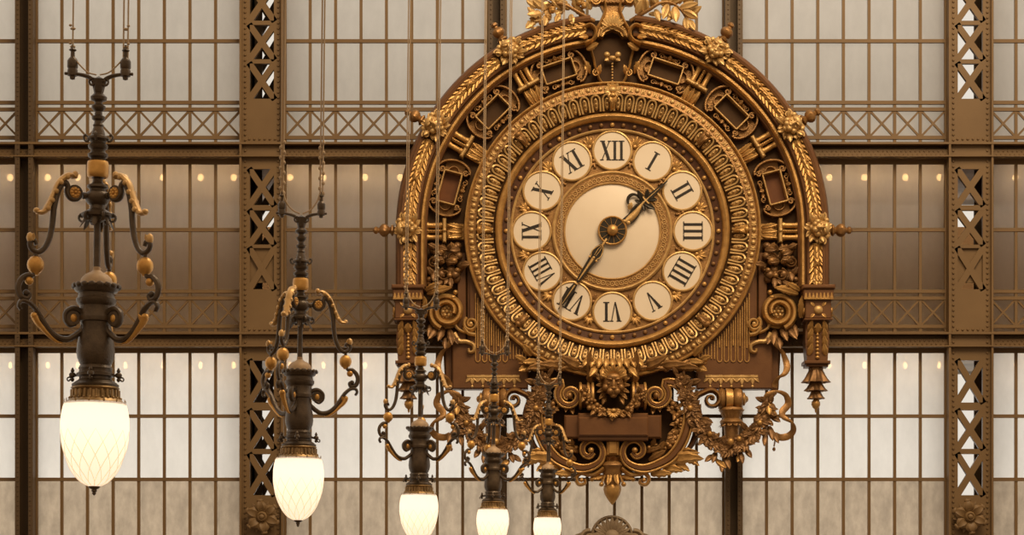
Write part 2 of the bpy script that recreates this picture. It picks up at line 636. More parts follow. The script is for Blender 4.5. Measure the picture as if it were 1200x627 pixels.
# wide lattice columns
CELLS = [(-110, -69), (-62, -20), (-14, 28), (33, 73), (78, 119), (201, 243), (249, 289), (293, 341), (424, 473), (482, 527), (533, 581), (650, 690), (698, 740)]
for ci, (x0, x1) in enumerate(((283, 334), (1108, 1160))):
    co = thing('column', ['wide openwork lattice column with diagonal cutouts left of the clock',
                          'wide openwork lattice column with diagonal cutouts right of the clock'][ci], 'column',
               (xpx((x0 + x1) / 2), 0, zpx(770)), kind='structure')
    inv = Matrix.Translation(-Vector(co.location))
    g = MB(base=inv)
    wbox(g, x0, x0 + 2.5, -121, 770, -0.235, 0.42)
    wbox(g, x1 - 2.5, x1, -121, 770, -0.235, 0.42)
    g.build('flanges', IRON, co, flat=True)
    g = MB(base=inv)
    c0, c1 = x0 + 11.5, x1 - 11.5
    for (ya, yb, off) in ((-0.17, -0.10, 0),):
        wbox(g, x0 + 2.5, c0, -121, 770, ya, yb)
        wbox(g, c1, x1 - 2.5, -121, 770, ya, yb)
        py = -121
        for (a, b_) in CELLS:
            wbox(g, c0, c1, py, a, ya, yb)
            py = b_
            wbar(g, (c0 - 1, a - 1), (c1 + 1, b_ + 1), 7.2, ya, yb)
            wbar(g, (c1 + 1, a - 1), (c0 - 1, b_ + 1), 7.2, ya + 0.001, yb - 0.001)
            if 285 < a < 300:
                wbox(g, c0, c1, a, b_ - 8, -0.13, -0.11)
        wbox(g, c0, c1, py, 770, ya, yb)
    g.build('lattice_web', IRON, co, flat=True)
    # inner lattice on the far face of the column
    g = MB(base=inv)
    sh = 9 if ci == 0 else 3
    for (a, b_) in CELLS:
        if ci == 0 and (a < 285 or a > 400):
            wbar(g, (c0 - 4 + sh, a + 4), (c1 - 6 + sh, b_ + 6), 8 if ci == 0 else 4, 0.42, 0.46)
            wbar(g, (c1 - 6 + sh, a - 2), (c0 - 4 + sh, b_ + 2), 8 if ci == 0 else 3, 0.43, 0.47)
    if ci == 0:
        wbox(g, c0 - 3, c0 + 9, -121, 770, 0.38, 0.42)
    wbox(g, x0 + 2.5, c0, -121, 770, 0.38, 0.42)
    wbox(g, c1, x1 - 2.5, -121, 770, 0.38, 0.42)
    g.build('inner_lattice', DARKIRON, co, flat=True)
    g = MB(base=inv)
    y = -118
    while y < 768:
        rivet(g, xpx(x0 + 6.2), -0.17, zpx(y), 0.021)
        rivet(g, xpx(x1 - 6.2), -0.17, zpx(y), 0.021)
        y += 6.2
    for yy in (166, 388):
        for xx in range(int(x0) + 11, int(x1) - 9, 6):
            rivet(g, xpx(xx), -0.17, zpx(yy), 0.021)
    g.build('rivets', IRON, co)
    # cast rosette on the column
    rs = thing('cast_rosette', ['brown cast iron flower on the lattice column left of the clock',
                                'brown cast iron flower on the lattice column right of the clock'][ci], 'rosette',
               (xpx((x0 + x1) / 2, -0.17), -0.19, zpx(606, -0.17)), 'flower bosses on the lattice columns')
    s_ = 0.0118
    g = MB(s_)
    g.lathe([(17, 0), (17, 6), (14, 7), (0, 7)], 24)
    g.build('backing_disc', IRON, rs)
    g = MB(s_, UVW @ Matrix.Translation((0, 0, 6 * s_)))
    for q in range(6):
        M = T(0, 0, 1, rot=60 * q + 8) @ T(0, 4, 0)
        g.leaf(17, 9.0, M, lift=0.30, curl=-0.05, n=8)
        g.ell((0, 20, 4), (4.5, 2.6, 2.6), 8, 6, T(0, 0, 0, rot=60 * q + 8))
    for q in range(6):
        g.leaf(15, 3.5, T(0, 0, 0, rot=60 * q + 38) @ T(0, 6, 0), lift=0.15, curl=0.0, n=6)
    g.build('petals', IRON, rs)
    g = MB(s_, UVW @ Matrix.Translation((0, 0, 6 * s_)))
    g.lathe([(9.5, 0), (9.5, 4), (8, 6), (6.8, 5), (6.2, 7.5), (4.5, 9), (3.4, 8), (2.5, 10), (0, 11)], 20)
    g.build('boss', IRON, rs)

# floors and parapet behind the glass
def back(name, label, m, px0, px1, z0, z1, y0, y1, cat):
    g = MB(base=ID)
    g.box(xpx(px0), xpx(px1), y0, y1, z0, z1)
    o = g.build(name, m, None, flat=True)
    tag(o, label, cat, kind='structure')
    return o


back('trim_3', 'floor slab behind the upper iron beam', SLAB, -300, 1500, zpx(188), zpx(176), 0.27, 3.4, 'floor slab')
back('trim_4', 'floor slab behind the lower iron beam', SLAB, -300, 1500, zpx(409), zpx(397), 0.27, 3.4, 'floor slab')
back('blocker', 'brown parapet added behind the middle windows to dim their lower panes', BLOCKER, -300, 1500, zpx(397), zpx(266, 2.3), 2.3, 2.45, 'blocker')  # added wall that holds back daylight from the lower middle panes

g = MB(base=ID)
g.box(-14, 14, -34, -0.3, -3.2, -3.0)
tag(g.build('floor', SLAB, None, flat=True), 'stone floor of the hall far below the lamps', 'floor', kind='structure')

# lit bulbs behind the heads of the middle and lower windows
BX = [12, 56, 91, 147, 191, 235, 274, 340, 379, 428, 469, 972, 1013, 1061, 1101, 1161, 1190]
for row, (py, lab, grp) in enumerate(((208, 'small warm glowing bulb behind the head of the brown middle windows', 'bulbs behind the middle windows'),
                                      (428, 'small warm glowing bulb behind the head of the bright lower windows', 'bulbs behind the lower windows'))):
    src = hold = None
    yy = 0.36
    zb = zpx(py, yy)
    top = zpx(188 if row == 0 else 409) - zb
    for px in BX:
        if px == 1161:
            continue
        if src is None:
            g = MB(1.0)
            rb_ = 0.046 if row == 0 else 0.030
            g.ell((0, 0, 0), (rb_, 0.052, rb_), 12, 8)
            o = src = g.build('bulb', BULB, None)
            g = MB(1.0)
            g.lathe([(0.020, 0.046), (0.027, 0.05), (0.027, 0.09), (0.010, 0.10), (0.010, top - 0.012), (0.03, top - 0.01), (0.03, top)], 10, axis='v')
            hold = g.build('bulb_holder', LAMPBRASS, src)
        else:
            o = src.copy()
            COL.objects.link(o)
            h = hold.copy()
            COL.objects.link(h)
            h.parent = o
        o.location = (xpx(px, yy), yy, zb)
        tag(o, lab, 'light bulb', grp)
#CLOCK
# ------------------------------------------------------------------ the clock
CY = -0.60
CS = (CY - CAMY) / 2400
CX0, CY0 = 717.5, 271.0
clock = thing('wall_clock', 'huge gilded round station clock with roman numerals on a carved brown wooden case', 'clock',
              (xpx(CX0, CY), CY, zpx(CY0, CY)))


def pc(px, py):
    return (px - CX0, CY0 - py)


def pcs(pts):
    return [pc(*p) for p in pts]


def CB():
    return MB(CS)


def polar(r, deg):
    """deg clockwise from twelve o'clock"""
    return (r * math.sin(deg * D2R), r * math.cos(deg * D2R))


def both(fn):
    """build a piece on the right side of the case and its mirror on the left"""
    for mir in (False, True):
        fn(MIR if mir else I4, mir)


# case back
def case_outline():
    R = 250
    right = [polar(R, d) for d in range(0, 91, 5)]
    right += [(250, -67), (226, -69), (222, -110), (199, -128), (196, -184), (100, -184), (98, -172), (62, -172), (60, -250), (40, -262)]
    return right + [(-x, y) for x, y in reversed(right) if abs(x) > 1e-6]


g = CB()
g.prism(case_outline(), -26, -8)
g.build('case_back', DARKWOOD, clock, flat=True)

# arch moulding of brown wood, one sweep over the arch and down both legs
arch_path = [(-1, -66), (-1, -30)] + [polar(1, d) for d in range(-90, 91, 3)] + [(1, -30), (1, -66)]


def arch_sweep(m, prof, sg):
    """profile (r, w) swept over the arch (centre 0,0) and straight down to v=-66"""
    vs = []
    st = [(sg * (6 + 3 * q), 0) for q in range(29)] + [(sg * 90, -33), (sg * 90, -66)]
    for d, dv in st:
        for r, w in prof:
            p = polar(r, d)
            vs.append((p[0], p[1] + dv, w))
    k, q = len(st), len(prof)
    fs = []
    for i in range(k - 1):
        for a in range(q):
            b = (a + 1) % q
            fs.append((i * q + a, i * q + b, (i + 1) * q + b, (i + 1) * q + a))
    fs += [tuple(range(q)), tuple(range((k - 1) * q, k * q))[::-1]]
    m.add(vs, fs)


for sg in (-1, 1):
    g = CB()
    arch_sweep(g, [(217, -8), (217, 4), (219, 6), (226, 7), (227, 13), (230, 14), (231, 9), (243.5, 9), (244, 16), (247, 17), (248, 14), (251, 12),
                   (253.5, 6), (254, -4), (252, -8), (252, -24), (217, -24)], sg)
    g.build('arch_moulding', WOOD, clock, angle=25)
    g = CB()
    arch_sweep(g, [(219, 4), (219.5, 8), (221, 10.5), (223.5, 10.5), (225, 8), (225.5, 4)], sg)
    g.build('gilt_fillet', GOLD, clock)


# laurel garland lying in the moulding, in lengths between the masks
def arch_pt(sv, r):
    """sv: arc length in degrees from the top (beyond 90 = down the leg in px/4.15)"""
    if abs(sv) <= 90:
        p = polar(r, sv)
        return p[0], p[1], sv
    sg = 1 if sv > 0 else -1
    return sg * r, -(abs(sv) - 90) * 4.15, 90 * sg


def garland(s0, s1, flip):
    m = CB()
    n = max(6, int(abs(s1 - s0) / 1.25))
    pts = []
    for i in range(n + 1):
        u, v, d = arch_pt(s0 + (s1 - s0) * i / n, 237.5)
        pts.append((u, v, 11))
    m.tube(pts, 4.6, 8)
    step = 1.55
    c = int(abs(s1 - s0) / step)
    for i in range(c):
        sv = s0 + (s1 - s0) * (i + 0.5) / c
        u, v, d = arch_pt(sv, 237.5)
        fw = -d - 90 if not flip else -d + 90
        for off, tw in ((-3.6, 26), (0, 0), (3.6, -26)):
            M = T(u, v, 13.6 - abs(off) * 0.35, rot=fw) @ T(off, -3, 0, rot=tw + random.uniform(-7, 7))
            m.leaf(11.5, 2.5, M, lift=0.14, curl=0.18, n=5)
        if i % 2 == 0:
            m.ell((u + random.uniform(-3.5, 3.5), v + random.uniform(-3.5, 3.5), 15.6), 1.3, 6, 5)
    m.build('laurel_garland', GOLD, clock)
    # crossed ribbon band
    mid = (s0 + s1) / 2
    u, v, d = arch_pt(mid, 237.5)
    m = CB()
    for tw in (24, -24):
        M = T(u, v, 11, rot=-d + tw)
        m.tube([M @ Vector((7.0 * math.cos(a), 0, 6.8 * math.sin(a))) for a in [PI * q / 10 for q in range(11)]], 1.2, 6)
    m.build('ribbon_band', GOLD, clock)


for a, b in ((7.5, 26), (34, 56), (64, 86.5)):
    garland(a, b, False)
    garland(-a, -b, True)
garland(94, 105, False)
garland(-94, -105, True)


# lion masks with their outer knobs
def mask_mb(m, M, mane=True):
    """grotesque lion face about 30 px across looking along w"""
    m.ell((0, 2, 5), (10, 11, 9), 14, 10, M)
    m.ell((0, 8, 11), (7.5, 4.5, 5), 12, 8, M)          # forehead
    m.ell((0, -5, 13), (6, 5, 5.5), 12, 8, M)           # muzzle
    m.ell((-3.2, -5.5, 17), (3.3, 3.0, 3), 8, 6, M)
    m.ell((3.2, -5.5, 17), (3.3, 3.0, 3), 8, 6, M)
    m.ell((0, -9.5, 13.5), (3.4, 2.4, 3), 8, 6, M)      # chin
    m.ell((0, 1, 15.5), (2.1, 6, 3), 8, 8, M)           # nose bridge
    m.ell((0, -2.6, 18.4), (2.6, 1.7, 1.8), 8, 6, M)
    for sg in (-1, 1):
        m.ell((sg * 4.6, 5.2, 14), (3.6, 1.5, 2.2), 8, 6, M @ T(0, 0, 0, rot=sg * 12))   # brow
        m.ell((sg * 4.4, 2.2, 13), (1.7, 1.3, 1.4), 8, 6, M)                               # eye
        m.ell((sg * 7.2, -1.5, 10), (3.6, 4, 4), 8, 6, M)                                  # cheek
        m.ell((sg * 9.5, 9.5, 7), (3, 3.2, 2), 8, 6, M)                                    # ear
    if mane:
        for q in range(14):
            a = 360 * q / 14
            m.leaf(8 + (q % 3), 3.6, M @ T(0, 0, 3 - (q % 2), rot=a) @ T(0, 8.2, 0), lift=0.3, curl=0.1, n=6, bend=0.25 * (1 if q % 2 else -1))


def lion(d):
    base = polar(239, d)
    m = CB()
    M = T(base[0], base[1], 12, rot=-d, sc=1.0)
    mask_mb(m, M)
    for sg in (-1, 1):   # scroll ears of the collar at either side along the arch
        m.ptube(spiral(sg * 14, 4, 5.0, 1.2, 90 - sg * 60, sg * 1.3, 18), lambda t: 1.5 - 0.6 * t, 2.2, 6, 6, M)
        m.ell((sg * 14, 4, 7), 1.8, 8, 6, M)
        m.leaf(13, 4.0, M @ T(sg * 6, -6, 6, rot=-sg * 115), lift=0.3, curl=0.2, lobes=3, n=8)
        m.leaf(11, 3.6, M @ T(sg * 7, 2, 6, rot=-sg * 70), lift=0.3, curl=0.2, lobes=3, n=8)
    o = m.build('lion_mask', PALEGOLD, clock)
    m = CB()
    kb = polar(255, d)
    m.lathe([(4.0, -4), (3.2, 0), (5.2, 1.5), (5.4, 3), (3.4, 4.5), (3.0, 6), (5.0, 8), (6.3, 11), (6.0, 14), (4.2, 16.5), (2.6, 17.5), (2.3, 19), (3.6, 20.5), (3.3, 23), (1.2, 25), (0, 25.4)],
            14, T(kb[0], kb[1], 6, rot=-d) @ Matrix.Diagonal((1.25, 1, 1.25, 1)), axis='v', wob=lambda a, h: 0.06 * math.sin(6 * a))
    m.build('finial_knob', OLDGOLD, o)


for d in (-90, -60, -30, 30, 60, 90):
    lion(d)


# radial pilaster bundles between dial and arch
def pilaster(d):
    M = T(0, 0, 0, rot=-d)
    m = CB()
    for off in (-7, 0, 7):
        w = 3.6 if off else 2.4
        prof = [(w, 199), (w * 1.15, 201), (w * 0.9, 203), (w * 0.9, 214), (w * 1.25, 217), (w * 1.25, 220)]
        m.lathe(prof, 12, M @ T(off, 0, -2), axis='v')
    for q in range(8):
        m.ell((0, 200 + 2.6 * q, 3.0), 1.3, 8, 6, M)
    o = m.build('pilaster', GOLD, clock)
    m = CB()
    m.cbox(-14, 14, 194.5, 198.5, -6, 8, 1.2, M)
    m.ell((0, 196.5, 8), (2.6, 2.6, 2), 8, 6, M)
    m.build('cross_bar', PALEGOLD, o)
    m = CB()
    m.cbox(-9.5, 9.5, 173, 194, -8, -3, 1, M)
    for off, tw in ((-4.5, 10), (4.5, -10), (0, 0)):
        m.leaf(19, 4.2, M @ T(off, 175, -3, rot=tw), lift=0.2, curl=0.15, lobes=4, n=10)
    for off in (-6, 6):
        m.ell((off, 191, 0), 2.2, 8, 6, M)
    m.build('acanthus_foot', GOLD, o)


for d in (-90, -60, -30, 30, 60, 90):
    pilaster(d)


# strapwork cartouches with a sunk tablet
def cartouche(d, L=19.5, H=11.5, R=197.5):
    M = T(0, 0, 0, rot=-d) @ T(0, R, 0)
    m = CB()
    m.box(-L + 1, L - 1, -H + 1, H - 1, -8.5, -7, M)
    o = m.build('sunk_tablet', REDWOOD if abs(d) > 60 else DARKWOOD, clock, flat=True)
    m = CB()
    for (x0, x1, y0, y1) in ((-L, L, H - 1.8, H), (-L, L, -H, -H + 1.8), (-L, -L + 1.8, -H, H), (L - 1.8, L, -H, H)):
        m.cbox(x0, x1, y0, y1, -8, 3.5, 0.6, M)
    m.build('gilt_border', PALEGOLD, o, flat=True)
    for sg in (-1, 1):
        m = CB()
        # C-shaped strap round each end, scrolled at both tips
        pts = [(sg * x, y) for x, y in spiral(L + 0.5, H + 2.5, 0.8, 3.4, 200, -1.15, 14)]
        arc = [(sg * (L + 14.5 * math.cos(a) - 1), (H + 8.5) * math.sin(a)) for a in [x * PI / 2 for x in [0.88 - 0.11 * q for q in range(17)]]]
        pts2 = [(sg * x, y) for x, y in spiral(L + 0.5, -H - 2.5, 3.4, 0.8, 160 - 100, -1.15, 14)]
        m.ptube(pts + arc + pts2, 1.7, 4.5, -3, 6, M)
        half = [(sg * (L + 6.5 * math.cos(a)), 6.5 * math.sin(a)) for a in [PI / 2 - PI * q / 12 for q in range(13)]]
        m.ptube(half, 0.9, 3, -5, 6, M)
        m.box(min(sg * (L - 3), sg * (L + 13)), max(sg * (L - 3), sg * (L + 13)), -H, H, -8.5, -7.5, M)
        m.build('strapwork', OLDGOLD, o)
    for sy in (-1, 1):
        m = CB()
        for sx in (-1, 1):
            m.ptube(spiral(sx * 10, sy * (H + 4.5), 3.4, 0.8, 90 + 90 * sy, sx * sy * 1.2, 14), 1.0, 2.2, -3, 6, M)
            m.leaf(8, 2.6, M @ T(sx * 2, sy * (H + 2), -5, rot=-sx * (90 - sy * 30)), lift=0.4, curl=0.2, n=6)
        m.ell((0, sy * (H + 3.5), -2), (3, 2.6, 3), 8, 6, M)
        m.ell((4, sy * (H + 4.5), -3), (2, 2, 2.4), 8, 6, M)
        m.ell((-4, sy * (H + 4.5), -3), (2, 2, 2.4), 8, 6, M)
        m.leaf(7, 3, M @ T(0, sy * (H + 1), -2, rot=0 if sy > 0 else 180), lift=0.4, curl=0.2, n=6)
        m.build('leaf_cluster', OLDGOLD, o)


for d in (-75, -45, -18.5, 18.5, 45, 75):
    cartouche(d)

# ------------------------------------------------ dial
g = CB()
g.lathe([(174, -8), (174, -2), (0, -2)], 96)
g.build('dial_backing', MAROON, clock)
g = CB()
g.lathe([(118, -6), (118, -1.8), (0, -1.8)], 96)
g.build('dial_plate', OLDGOLD, clock)
g = CB()
g.lathe([(56, -1.5), (56, 0), (55, 0.4), (0, 0.4)], 72)
g.build('dial_centre', ENAMEL, clock)
# engine-turned ring
g = CB()
g.ring([(55, -1.5), (55, 1.0), (71, 1.0), (71, -1.5)], 96)
er = g.build('engraved_ring', OLDGOLD, clock)
g = CB()
for q in range(72):
    M = T(0, 0, 1.0, rot=5 * q)
    g.ring([(1.9, 0), (2.4, 1.0), (2.9, 1.0), (3.3, 0)], 10, M @ T(0, 61.6, 0))
    g.ell((0, 61.6, 0), (0.8, 1.2, 0.9), 6, 5, M)
g.build('braided_pattern', PALEGOLD, er)
for nm, ra in (('inner_bead', 56.2), ('outer_bead', 68.6)):
    g = CB()
    w_ = 1.3 if ra < 60 else 2.2
    g.ring([(ra - w_, 0.5), (ra - w_ * 0.6, 2.2), (ra, 2.8), (ra + w_ * 0.6, 2.2), (ra + w_, 0.5)], 96)
    g.build(nm, PALEGOLD, er)
# thin rim
g = CB()
g.ring([(117, -2), (117, 1.5), (118.5, 2.6), (120, 1.5), (120, -2)], 96)
g.build('dial_rim', PALEGOLD, clock)
# studded minute band
g = CB()
g.ring([(119.5, -2), (119.5, 0), (130, 1.5), (130, -2)], 96)
o = g.build('minute_band', MAROON, clock)
for kind_, mt, rr in (('hour_stud', GOLD, 2.9), ('minute_stud', BRONZE, 2.7)):
    src = None
    for q in range(60):
        if (q % 5 == 0) != (kind_ == 'hour_stud'):
            continue
        p = polar(124.4, 6 * q)
        if src is None:
            g = CB()
            g.ell((0, 0, 0), (rr, rr, 2.2), 10, 7)
            so = src = g.build(kind_, mt, o)
        else:
            so = src.copy(); COL.objects.link(so)
        so.location = (p[0] * CS, -1.5 * CS, p[1] * CS)
g = CB()
g.ring([(128.5, -2), (129, 4), (131, 7.5), (133.5, 9), (136, 8), (137.5, 5), (138, 0), (138, -2)], 96)
g.build('torus_moulding', GOLD, clock)
# tongue ring: a dished band of carved tongues, its outer edge standing forward
g = CB()
g.ring([(137.5, -4), (137.5, 2), (140, 4), (155, 9.5), (159, 12), (159, -4)], 96)
o = g.build('tongue_band', DARKWOOD, clock)
NT = 72
gt = CB()
for q in range(NT):
    M = T(0, 0, 0, rot=-360 * (q + 0.5) / NT)
    # a raised U border, open towards the dial, with two beads inside
    pts = [(-4.3, 139.5), (-4.9, 150), (-4.5, 154.5), (-2.4, 157.2), (0, 157.8), (2.4, 157.2), (4.5, 154.5), (4.9, 150), (4.3, 139.5)]
    gt.ptube(spline(pts, 2), 1.6, 2.6, lambda t: 5.2 + 5.6 * (1 - abs(2 * t - 1)) ** 0.7, 6, M)
    gt.ell((0, 0, 0), (3.3, 8.2, 1.3), 8, 6, M @ T(0, 148.5, 6.6, tilt=20))
    gt.ell((0, 152.6, 10.5), (1.7, 1.7, 1.8), 6, 5, M)
    gt.ell((0, 148.0, 8.6), (1.5, 1.5, 1.6), 6, 5, M)
    gt.ell((0, 143.8, 7.0), (1.2, 1.2, 1.3), 6, 5, M)
    gt.ell((6.6, 158.6, 12.5), 1.3, 6, 5, M)
gt.build('carved_tongues', PALEGOLD, o)
# four leaf clasps over the tongues
for d in (0, 45, 90, 135, 180, 225, 270, 315):
    M = T(0, 0, 0, rot=-d)
    m = CB()
    for off, tw in ((-5, 16), (5, -16), (0, 0)):
        m.leaf(17, 4.6, M @ T(off * 0.6, 158, 12, rot=180 + tw, tilt=0), lift=0.22, curl=-0.35, lobes=3, n=8)
    m.ell((0, 156, 14), (4, 3.2, 3.2), 8, 6, M)
    if d % 90 == 0 and d != 180:
        m.build('leaf_clasp', GOLD, clock)
    elif d != 180:
        m.build('leaf_clasp', OLDGOLD, clock)
# outer bead band: round studs alternating with small square leaves
g = CB()
g.ring([(158.5, -6), (158.5, 9), (159.5, 10), (170, 8), (170.5, 10.5), (172.5, 10.5), (173.5, 8), (173.5, -6)], 96)
o = g.build('bead_band', OLDGOLD, clock)
gs = CB()
for q in range(72):
    M = T(0, 0, 9, rot=-5 * q)
    gs.ell((0, 164.8, 0), (3.0, 3.0, 2.4), 8, 6, M)
    M = T(0, 0, 9, rot=-5 * (q + 0.5))
    gs.cbox(-2.6, -0.3, 161.8, 167.8, -0.5, 1.3, 0.5, M)
    gs.cbox(0.3, 2.6, 161.8, 167.8, -0.5, 1.3, 0.5, M)
    gs.ell((0, 164.8, 1), (1, 2.6, 1), 6, 5, M)
gs.build('beads', PALEGOLD, o)
g = CB()
g.ring([(169.5, 6), (170, 10), (171.5, 11.5), (173, 10.5), (173.6, 6)], 96)
g.build('outer_rim', GOLD, clock)


# ------------------------------------------------ numerals
def glyphs(txt, H, maxw):
    adv = {'I': 0.37, 'V': 0.66, 'X': 0.66}
    tot = sum(adv[c] for c in txt)
    sx = min(0.92, maxw / (tot * H))
    x = -tot / 2
    polys = []
    for c in txt:
        a = adv[c]
        cx = x + a / 2
        h = 0.5

        def P(pts):
            polys.append([((cx + px) * H * sx, py * H) for px, py in pts])

        def serif(px, py, wd=0.17):
            P([(px - wd, py - 0.025), (px + wd, py - 0.025), (px + wd, py + 0.025), (px - wd, py + 0.025)])
        if c == 'I':
            P([(-0.074, -h), (0.074, -h), (0.074, h), (-0.074, h)])
            serif(0, h - 0.025)
            serif(0, -h + 0.025)
        elif c == 'V':
            P([(-0.285, h), (-0.10, h), (0.055, -h), (-0.01, -h)])
            P([(0.20, h), (0.255, h), (0.055, -h), (0.0, -h)])
            serif(-0.19, h - 0.025, 0.14)
            serif(0.225, h - 0.025, 0.10)
        else:
            P([(-0.27, h), (-0.09, h), (0.27, -h), (0.09, -h)])
            P([(0.19, h), (0.245, h), (-0.19, -h), (-0.245, -h)])
            serif(-0.18, h - 0.025, 0.14)
            serif(0.215, h - 0.025, 0.10)
            serif(0.18, -h + 0.025, 0.14)
            serif(-0.215, -h + 0.025, 0.10)
        x += a
    return polys


NUM = ['XII', 'I', 'II', 'III', 'IIII', 'V', 'VI', 'VII', 'VIII', 'IX', 'X', 'XI']
for i, txt in enumerate(NUM):
    d = 30 * i
    p = polar(94.5, d)
    M = T(p[0], p[1], 0, rot=-d)
    m = CB()
    m.lathe([(21.8, -1.8), (21.8, 0.6), (0, 0.6)], 48, M)
    pl = m.build('numeral_plaque', ENAMEL, clock)
    pl['label'] = 'round cream enamel plaque with the black numeral ' + txt
    m = CB()
    m.ring([(21.2, -1.8), (21.2, 1.0), (22.2, 1.9), (23.4, 1.5), (24.0, 0.4), (24.0, -1.8)], 48, M)
    m.build('plaque_rim', PALEGOLD, pl)
    m = CB()
    for k2, po in enumerate(glyphs(txt, 23, 29)):
        m.prism(po, 0.55, 0.95 + 0.02 * k2, M)
    nu = m.build('numeral', INK, pl, flat=True)
    nu['label'] = 'black roman numeral ' + txt
    # palmettes in the spandrels between the plaques
    d2 = d + 15
    M = T(0, 0, -1.8, rot=-d2)
    m = CB()
    for tw in (-52, -26, 0, 26, 52):
        m.leaf(13 - abs(tw) * 0.08, 2.3, M @ T(0, 102.5, 0.4, rot=tw), lift=0.18, curl=0.0, n=6)
    m.ell((0, 102.5, 1.5), (2.6, 2.6, 1.8), 8, 6, M)
    m.build('palmette', GOLD, clock)
    m = CB()
    for tw in (-40, 0, 40):
        m.leaf(9, 1.9, M @ T(0, 85, 0.4, rot=180 + tw), lift=0.18, curl=0.0, n=6)
    m.ell((0, 85.5, 1.5), (2.9, 2.6, 2.0), 8, 6, M)
    m.ell((0, 78, 1.2), (1.8, 1.8, 1.4), 8, 6, M)
    m.build('trefoil', OLDGOLD, clock)

# ------------------------------------------------ hands
AH = math.degrees(math.atan2(64, 58))
AM = math.degrees(math.atan2(-63, -92)) % 360
m = CB()
m.lathe([(16, 3), (16, 5), (0, 5)], 40, T(0, 0, 0))
hub = m.build('hand_hub', HANDBLACK, clock)
m = CB()
m.ring([(15.2, 3), (15.2, 5.6), (16.2, 6.2), (17.2, 5.4), (17.2, 3)], 40)
for q in range(12):
    m.cbox(-0.28, 0.28, 6, 15.5, 4.8, 5.7, 0.2, T(0, 0, 0, rot=30 * q + 8))
m.lathe([(6.6, 4.8), (6.6, 8), (5.4, 10), (3, 11.4), (0, 12)], 24)
m.build('gilt_boss', GOLD, hub)

M = T(0, 0, 0, rot=-AH)
m = CB()
m.ptube([(0, 12), (0, 30), (0, 42)], lambda t: 2.2 - 0.5 * t, 1.0, 4.2, 8, M)
m.prism([(-1.8, 40), (1.8, 40), (3.8, 54), (2.6, 66), (0.5, 87), (-0.5, 87), (-2.6, 66), (-3.8, 54)], 3.4, 4.8, M)
m.ptube(spiral(-9.5, 43, 8.5, 5.5, -65, -0.62, 20), lambda t: 0.8 + 1.1 * math.sin(PI * t), 1.2, 4.2, 6, M)
m.ptube(spline([(7, 18), (8.6, 24), (7.4, 34), (3, 46)], 5), lambda t: 0.8, 1.0, 4.0, 6, M)
m.ptube(spline([(-1, 28), (-3, 36), (-2, 46), (1, 52)], 5), lambda t: 1.3, 1.0, 4.4, 6, M)
for sg in (-1, 1):
    m.leaf(15, 4, M @ T(sg * 1.5, 49, 4, rot=-sg * 72), lift=0.1, curl=0.1, lobes=3, n=7)
    m.leaf(11, 3.4, M @ T(sg * 1.5, 55, 4, rot=-sg * 40), lift=0.1, curl=0.1, lobes=2, n=7)
    m.leaf(9, 2.6, M @ T(sg * 1.5, 47, 4, rot=-sg * 120), lift=0.1, curl=0.1, lobes=2, n=7)
hh = m.build('hour_hand', HANDBLACK, clock)
m = CB()
m.ptube(spline([(2, 18), (3.2, 25), (3.0, 34), (0.8, 44), (0, 50)], 5), lambda t: 1.4 + 3.6 * math.sin(PI * min(1, t * 1.15 + 0.02)) * (1 - 0.75 * t), 2.0, 4.8, 8, M)
m.ell((5.6, 20, 5), (2.6, 2.6, 2), 8, 6, M)
m.ell((1, 17.5, 5), (2.0, 2.0, 2), 8, 6, M)
m.leaf(9, 3.4, M @ T(-5, 31, 4.5, rot=30), lift=0.2, curl=0.1, n=6)
m.ptube([(0, 48), (0, 60), (0, 74)], lambda t: 1.0 - 0.7 * t, 0.8, 4.9, 6, M)
m.cbox(-8, 8, 51.5, 53.5, 4.2, 5.6, 0.4, M)
m.build('gilt_relief', PALEGOLD, hh)

M = T(0, 0, 0, rot=-AM)
m = CB()
m.ptube([(0, 14), (0, 22)], 1.4, 0.9, 6.4, 6, M)
m.prism([(-2.2, 20), (2.2, 20), (5.6, 27), (6.8, 34), (5.4, 40), (4.6, 44), (3.6, 58), (2.2, 70), (1.2, 73), (-1.2, 73), (-2.2, 70), (-3.6, 58), (-4.6, 44), (-5.4, 40), (-6.8, 34), (-5.6, 27)], 5.6, 7.0, M)
m.ptube([(0, 72), (0, 80)], 1.0, 0.9, 6.3, 6, M)
m.prism([(-2.2, 76), (2.2, 76), (3.8, 84), (3.2, 94), (0.5, 112), (-0.5, 112), (-3.2, 94), (-3.8, 84)], 5.6, 7.0, M)
mh = m.build('minute_hand', HANDBLACK, clock)
m = CB()
m.ptube([(0, 12), (0, 22)], 1.3, 1, 6.6, 6, M)
for sg in (-1, 1):
    m.ptube(spline([(sg * 1, 21), (sg * 4.6, 27), (sg * 6, 34), (sg * 4, 39)], 5), 0.6, 0.7, 7.2, 6, M)
    m.ptube(spline([(sg * 0.4, 22), (sg * 1.4, 28), (sg * 1.0, 36)], 5), 0.45, 0.6, 7.2, 6, M)
    m.ell((sg * 4.6, 40.5, 7), (1.6, 1.6, 1.4), 8, 6, M)
m.ell((0, 39, 7.2), (1.9, 1.9, 1.5), 8, 6, M)
m.ptube([(0, 40), (0, 55), (0, 71)], lambda t: 1.8 - 1.2 * t, 0.9, 7.1, 6, M)
m.ell((0, 75.5, 6.8), (2.6, 1.5, 1.4), 8, 6, M)
m.ptube([(0, 78), (0, 90), (0, 104)], lambda t: 1.0 - 0.7 * t, 0.7, 7.0, 6, M)
m.build('gilt_relief', PALEGOLD, mh)


